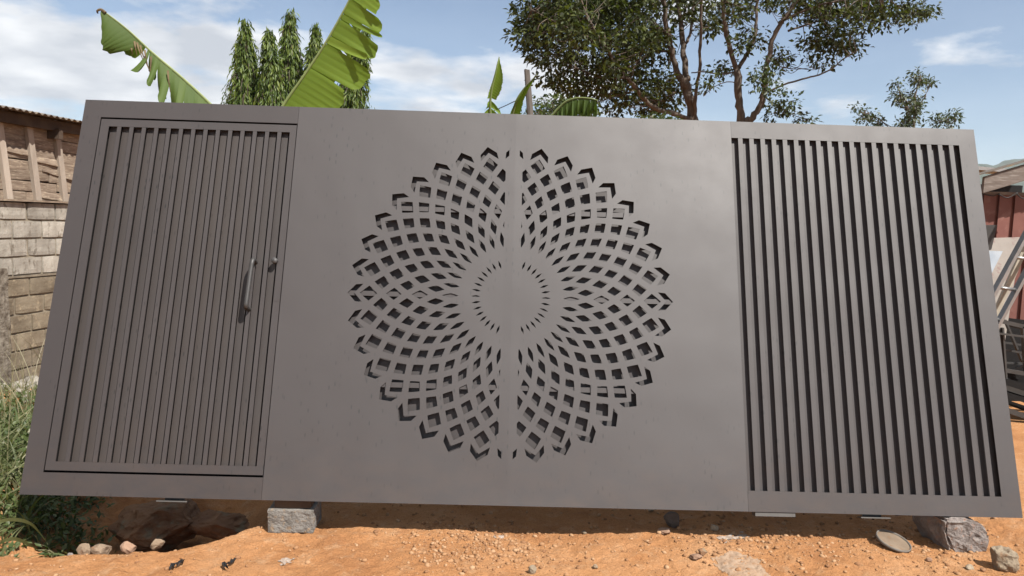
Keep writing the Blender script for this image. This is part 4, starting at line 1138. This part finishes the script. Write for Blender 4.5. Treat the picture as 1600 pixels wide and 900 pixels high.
def banana_leaf(plant, pts, Ys, hangs, widths, lobes, mat, back=None, label=None, rib=(0.016, 0.004), bulge=0.18, pleat=.004):
    P = smooth_path([at(x, y, Y) for (x, y), Y in zip(pts, Ys)], 10)
    L_ = np.concatenate([[0], np.cumsum(np.linalg.norm(np.diff(P, axis=0), axis=1))]); L_ /= L_[-1]
    mid = lambda t: np.array([np.interp(t, L_, P[:, i]) for i in range(3)])
    ht = np.array([h[0] for h in hangs]); hv = np.array([h[1] for h in hangs], float)
    def hang(t):
        v_ = np.array([np.interp(t, ht, hv[:, i]) for i in range(3)]); return v_/np.linalg.norm(v_)
    wt_ = np.array([w_[0] for w_ in widths]); wv = np.array([w_[1] for w_ in widths])
    width = lambda t: float(np.interp(t, wt_, wv))
    V, F = [], []
    half_blade(mid, hang, width, lobes, bulge, pleat, V, F)
    if back:
        hb2 = lambda t: (lambda h: (h*np.array(back[:3]) + np.array(back[3:6]))/np.linalg.norm(h*np.array(back[:3]) + np.array(back[3:6])))(hang(t))
        half_blade(mid, hb2, lambda t: width(t)*.85, [(a, b2, -s_*.6, l*.95, c) for a, b2, s_, l, c in lobes], -bulge, pleat, V, F)
    o = add('leaf', V, F, mat, plant, True)
    if label: o['label'] = label
    rb_ = MB().tube(P, list(np.linspace(rib[0], rib[1], len(P))), 8)
    add('midrib', rb_.V, rb_.F, M['midrib'], o)
    return o
# first plant: torn leaf to the left, broad leaf to the right
BY = 2.6
c1 = at(405, 300, BY)
ban1 = empty('banana_plant', (c1[0], BY, 0), (0, 0, 0), 'banana plant with torn left leaf and broad bright right leaf', 'banana plant')
stp = [np.array([c1[0], BY, z_]) for z_ in (-.05, .5, 1.0, 1.5, at(405, 250, BY)[2])]
b_ = MB().tube(stp, [.12, .11, .095, .08, .05], 14); add('stem', b_.V, b_.F, M['stem_ban'], ban1, True)
lob1 = [(.20, .27, .0, 1.0, .03), (.258, .322, .1, 1.05, -.05), (.312, .36, -.05, 1.1, .07), (.35, .40, .06, 1.0, -.05), (.393, .448, -.02, 1.15, .06), (.438, .475, .05, 1.25, -.1),
        (.465, .525, -.04, 1.1, .05), (.517, .556, .05, 1.25, .1), (.546, .606, -.05, 1.15, -.07), (.60, .64, .06, 1.2, .12), (.63, .678, -.04, 1.05, -.05), (.672, .70, .1, 1.1, .12), (.698, .728, .05, .7, -.1), (.728, .738, .2, 1.0, .1), (.752, .99, 0, 1.0, 0.0)]
lob1 = [(a_, b2, sw_*1.3, ls_, cu_*2.6) for a_, b2, sw_, ls_, cu_ in lob1]
banana_leaf(ban1, [(405, 262), (385, 222), (330, 164), (285, 122), (240, 84), (200, 47), (165, 20), (155, 15)], [BY, BY - .02, BY - .08, BY - .12, BY - .16, BY - .2, BY - .24, BY - .25],
            [(0, (0, 0, -1)), (.55, (-.02, -.05, -1)), (.735, (-.05, -.05, -1)), (.752, (-.95, -.05, -.34)), (.82, (-.85, -.08, -.55)), (.90, (-.62, -.08, -.78)), (1, (-.35, -.05, -.9))],
            [(0, .03), (.12, .16), (.25, .30), (.40, .34), (.60, .30), (.72, .24), (.75, .27), (.82, .26), (.90, .20), (.96, .12), (1, .03)], lob1, M['banana_old'],
            back=(.6, 1, 1, 0.05, .45, .0), label='torn banana leaf hanging in strips, on the left')
lob2 = [(.20, .497, .0, 1.0, .0), (.50, .622, -.02, 1.06, .16), (.626, .66, .05, 1.0, -.06), (.664, .742, -.06, 1.08, .10), (.746, .768, .05, 1.1, -.08), (.772, .838, .0, 1.06, .06), (.842, .985, -.05, 1.0, -.03)]
banana_leaf(ban1, [(405, 262), (418, 215), (442, 166), (475, 118), (508, 68), (538, 15), (560, -28), (580, -52)], [BY, BY + .02, BY + .02, BY, BY - .02, BY - .05, BY - .08, BY - .1],
            [(0, (.8, -.1, -.5)), (.3, (.86, -.16, -.48)), (.6, (.86, -.2, -.42)), (.8, (.80, -.2, -.46)), (1, (.62, -.2, -.6))],
            [(0, .02), (.1, .12), (.22, .30), (.40, .40), (.60, .40), (.78, .34), (.90, .24), (.97, .12), (1, .02)], lob2, M['banana'],
            back=(.35, 1, .6, -.05, .8, -.1), label='broad bright green banana leaf leaning right', bulge=.10)
banana_leaf(ban1, [(405, 262), (420, 230), (450, 205), (480, 215)], [BY, BY + .2, BY + .45, BY + .8], [(0, (.2, .5, -1)), (1, (.2, .6, -1))],
            [(0, .03), (.3, .18), (.7, .2), (1, .02)], [(.1, .45, 0, 1, 0), (.46, .98, 0, 1, 0)], M['banana'], back=(1, -1, 1, 0, 0, 0))
# dry brown shreds hanging from the torn leaf, and its withered tip
M['dry_leaf'] = mottled('dry_leaf', (0.16, 0.11, 0.06), (0.34, 0.25, 0.13), 20, 0.9, 0.002, 60)
ds = MB()
for (x, y, ln, dxp) in ((214, 66, 34, 12), (219, 70, 44, 16), (210, 64, 22, 4), (205, 72, 14, 2), (226, 78, 30, 6), (236, 88, 40, -3), (262, 110, 34, 4)):
    P = smooth_path([at(x, y, BY - .2), at(x + dxp*.3, y + ln*.4, BY - .22), at(x + dxp, y + ln, BY - .2)], 4)
    for i in range(len(P) - 1):
        w0, w1 = .007*(1 - i/len(P)) + .001, .007*(1 - (i+1)/len(P)) + .001
        ds.add([P[i] - [w0, 0, 0], P[i] + [w0, .003, 0], P[i+1] + [w1, .003, 0], P[i+1] - [w1, 0, 0]], [(0, 1, 2, 3)])
P = smooth_path([at(165, 20, BY - .25), at(158, 15, BY - .25), at(152, 17, BY - .25), at(153, 21, BY - .24)], 5)
ds.tube(P, list(np.linspace(.012, .006, len(P))), 6)
add('dry_shreds', ds.V, ds.F, M['dry_leaf'], ban1)['kind'] = 'stuff'
# second plant, middle
BY2 = 2.3
c2 = at(795, 300, BY2)
ban2 = empty('banana_plant', (c2[0], BY2, 0), (0, 0, 0), 'young banana plant with upright leaf left of the wooden post', 'banana plant')
stp = [np.array([c2[0], BY2, z_]) for z_ in (-.05, .5, 1.0, 1.5, at(795, 232, BY2)[2])]
b_ = MB().tube(stp, [.09, .085, .075, .06, .035], 14); add('stem', b_.V, b_.F, M['stem_ban'], ban2, True)
banana_leaf(ban2, [(795, 240), (774, 200), (766, 175), (768, 142), (775, 112), (780, 89)], [BY2, BY2, BY2 - .04, BY2 - .08, BY2 - .1, BY2 - .1],
            [(0, (1, -.3, -.6)), (.5, (1, -.4, -.9)), (.8, (.5, -.6, -.8)), (1, (.3, -.6, -.8))],
            [(0, .02), (.25, .07), (.45, .115), (.58, .05), (.68, .07), (.85, .075), (.95, .05), (1, .01)],
            [(.18, .50, .0, 1.0, .0), (.51, .575, -.2, 1.1, .3), (.60, .99, 0, 1.0, .15)], M['banana'], back=(-1, 1, 1, 0, .0, 0.0), label='upright crumpled young banana leaf')
banana_leaf(ban2, [(795, 240), (797, 205), (800, 182), (807, 158), (818, 140), (831, 126), (839, 116)], [BY2, BY2 - .02, BY2 - .05, BY2 - .1, BY2 - .14, BY2 - .2, BY2 - .24],
            [(0, (1, -.2, -.3)), (.5, (1, -.5, -.5)), (1, (.6, -.6, -.6))],
            [(0, .02), (.35, .06), (.6, .045), (.85, .02), (1, .004)], [(.1, .99, 0, 1, .1)], M['banana'], back=(-.4, .8, .6, 0, .3, 0), label='narrow rolled banana leaf bending right')
lob5 = [(.18, .44, 0, 1, 0), (.447, .515, .03, 1.05, .08), (.522, .57, -.02, 1.15, -.1), (.58, .635, .04, 1.0, .1), (.645, .69, 0, 1.2, -.1), (.70, .75, .05, 1.05, .1), (.76, .80, -.04, 1.25, -.12), (.812, .86, .06, 1.05, .1), (.872, .92, .02, 1.2, -.08), (.93, .985, .05, 1.3, .1)]
banana_leaf(ban2, [(795, 240), (830, 214), (858, 186), (874, 168), (888, 157), (905, 153), (922, 154), (934, 157)], [BY2, BY2 - .05, BY2 - .1, BY2 - .14, BY2 - .18, BY2 - .22, BY2 - .26, BY2 - .3],
            [(0, (.3, -.2, -1)), (1, (-.05, -.12, -1))], [(0, .02), (.3, .16), (.6, .18), (.8, .155), (.92, .12), (1, .06)], lob5, M['banana_old'], back=(1, 1, 1, .05, .30, 0), label='arched banana leaf with fringed edge right of the post')

# ------------------------------------------------------------------ grass and weeds on the left
def blades(xs, ys, hts, wds, lean, mat, name, label, cat, seg=5):
    n = len(xs); z = ground_z(xs, ys)
    a = rng.random(n)*6.283; ln = lean*(.3 + rng.random(n))
    V = np.zeros((n, (seg + 1)*2, 3)); b2 = rng.random(n)*6.283
    sx, sy = np.cos(b2), np.sin(b2)
    for i in range(seg + 1):
        t = i/seg
        hx = xs + np.cos(a)*ln*hts*t**2; hy = ys + np.sin(a)*ln*hts*t**2; hz_ = z + hts*(t - .28*ln*t**2.6) - .01
        w_ = wds*(1 - t**2.2)*.5*(0.65 + .7*min(1, t*2.5)) + .0004
        V[:, 2*i] = np.stack([hx - sx*w_, hy - sy*w_, hz_], 1); V[:, 2*i+1] = np.stack([hx + sx*w_, hy + sy*w_, hz_], 1)
    k = (np.arange(n)*(seg + 1)*2)[:, None]
    F = np.concatenate([k + np.array([[2*i, 2*i+1, 2*i+3, 2*i+2]]) for i in range(seg)], 0)
    o = add(name, V.reshape(-1, 3), F, mat, None, True)
    return tag(o, label, cat, kind='stuff')
def patch(n, x0, x1, y0, y1, test):
    X = rng.uniform(x0, x1, n*4); Y = rng.uniform(y0, y1, n*4); k = test(X, Y); return X[k][:n], Y[k][:n]
edge = lambda X, Y: (X < np.where(Y < .24, -0.186 - .678*(Y + 3.68), -0.186 - (0.60 + .10*vnoise(X*3, Y*3))*(Y + 3.68))) & (Y > -0.36 + .1*vnoise(X*5, Y*2))
X, Y = patch(2600, -4.2, -1.9, -.34, 1.6, edge)
hh = rng.uniform(.12, .38, len(X))*np.where(X > -0.186 - .64*(Y + 3.68), .42, 1.0)*np.where(Y < .24, .75, 1.0); blades(X, Y, hh, rng.uniform(.007, .016, len(X)), .95, M['grass'], 'grass', 'tall rank grass at the left end of the gate', 'grass')
X, Y = patch(2600, -5.4, -3.0, 1.2, 3.9, lambda X, Y: X < -2.6 - .3*Y)
hh = rng.uniform(.06, .24, len(X)); blades(X, Y, hh, rng.uniform(.006, .013, len(X)), .8, M['grass'], 'grass', 'shorter grass between the gate and the block wall', 'grass')
X, Y = patch(160, -4.9, -2.9, .3, 3.4, lambda X, Y: X < -2.7 - .35*Y)
hh = rng.uniform(.5, 1.0, len(X)); blades(X, Y, hh, rng.uniform(.003, .006, len(X)), .35, M['straw'], 'dry_stalks', 'thin dry grass stalks standing above the grass', 'grass')
# long arching blades at the rim
for (pts, lb) in (([(-14, 830), (0, 815), (25, 812), (47, 818), (62, 833), (75, 851)], 'long grass blade arching over the hollow rim'),
                  ([(0, 846), (22, 842), (44, 850), (64, 862)], 'broad grass blade lying flat on the rim')):
    Yb = -.30
    P = smooth_path([at(x, y, Yb + .02*i) for i, (x, y) in enumerate(pts)], 6); n_ = len(P); V = []
    for i, p in enumerate(P):
        w_ = .011*math.sin(math.pi*min(.97, (i + 2)/(n_ + 1)))
        tg = P[min(i+1, n_-1)] - P[max(i-1, 0)]; pn = np.cross(tg, [0, 1.0, 0]); pn /= np.linalg.norm(pn)
        V += [p + pn*w_ + np.array([0, -.003, 0]), p - pn*w_ + np.array([0, .003, 0])]
    o = add('grass_blade', V, [(2*i, 2*i+1, 2*i+3, 2*i+2) for i in range(n_-1)], M['grass'], None, True); tag(o, lb, 'grass blade')
# leafy weeds
def weeds(n, x0, x1, y0, y1, test, h0, h1, name, label):
    X, Y = patch(n, x0, x1, y0, y1, test)
    PP, DD, NN = [], [], []
    for x, y in zip(X, Y):
        k = 12; z = float(ground_z(x, y)); hh = rng.uniform(h0, h1)
        P = np.stack([x + rng.normal(size=k)*.035, y + rng.normal(size=k)*.035, z + hh*rng.random(k)], 1)
        PP.append(P); DD.append(rvec(k) + np.array([0, 0, .15])); NN.append(rvec(k)*.5 + np.array([0, -.2, 1.0]))
    P = np.concatenate(PP); s_ = rng.uniform(.6, 1.3, len(P))
    V, F = leaf_mesh(P, np.concatenate(DD), np.concatenate(NN), .045*s_, .022*s_)
    o = add(name, V, F, M['weed'], None); tag(o, label, 'weeds', kind='stuff')
weeds(420, -4.0, -2.1, -.25, 1.4, lambda X, Y: edge(X - .05, Y), .05, .24, 'weeds', 'small leafy weeds growing among the grass')
weeds(520, -5.2, -3.0, .9, 3.2, lambda X, Y: X < -2.6 - .35*Y, .05, .26, 'weeds', 'leafy creeping weeds on the slope before the block wall')
weeds(60, -2.9, -2.1, .2, .9, lambda X, Y: X < -0.186 - .545*(Y + 3.68), .02, .14, 'weeds', 'leafy weeds in the shade under the left gate corner')

# ------------------------------------------------------------------ the air
hm = bpy.data.materials.new('haze'); hm.use_nodes = True
hn = hm.node_tree; hn.nodes.clear()
ho = hn.nodes.new('ShaderNodeOutputMaterial'); hv_ = hn.nodes.new('ShaderNodeVolumePrincipled')
hv_.inputs['Color'].default_value = (0.86, 0.92, 1.0, 1); hv_.inputs['Density'].default_value = 0.00021; hv_.inputs['Anisotropy'].default_value = 0.2
hn.links.new(hv_.outputs[0], ho.inputs['Volume'])
b_ = MB().box(-1400, 1400, -420, 1800, -14, 205)
hz_o = add('haze', b_.V, b_.F, hm, None); tag(hz_o, 'thin pale haze in the air out to the hill', 'haze', kind='stuff')
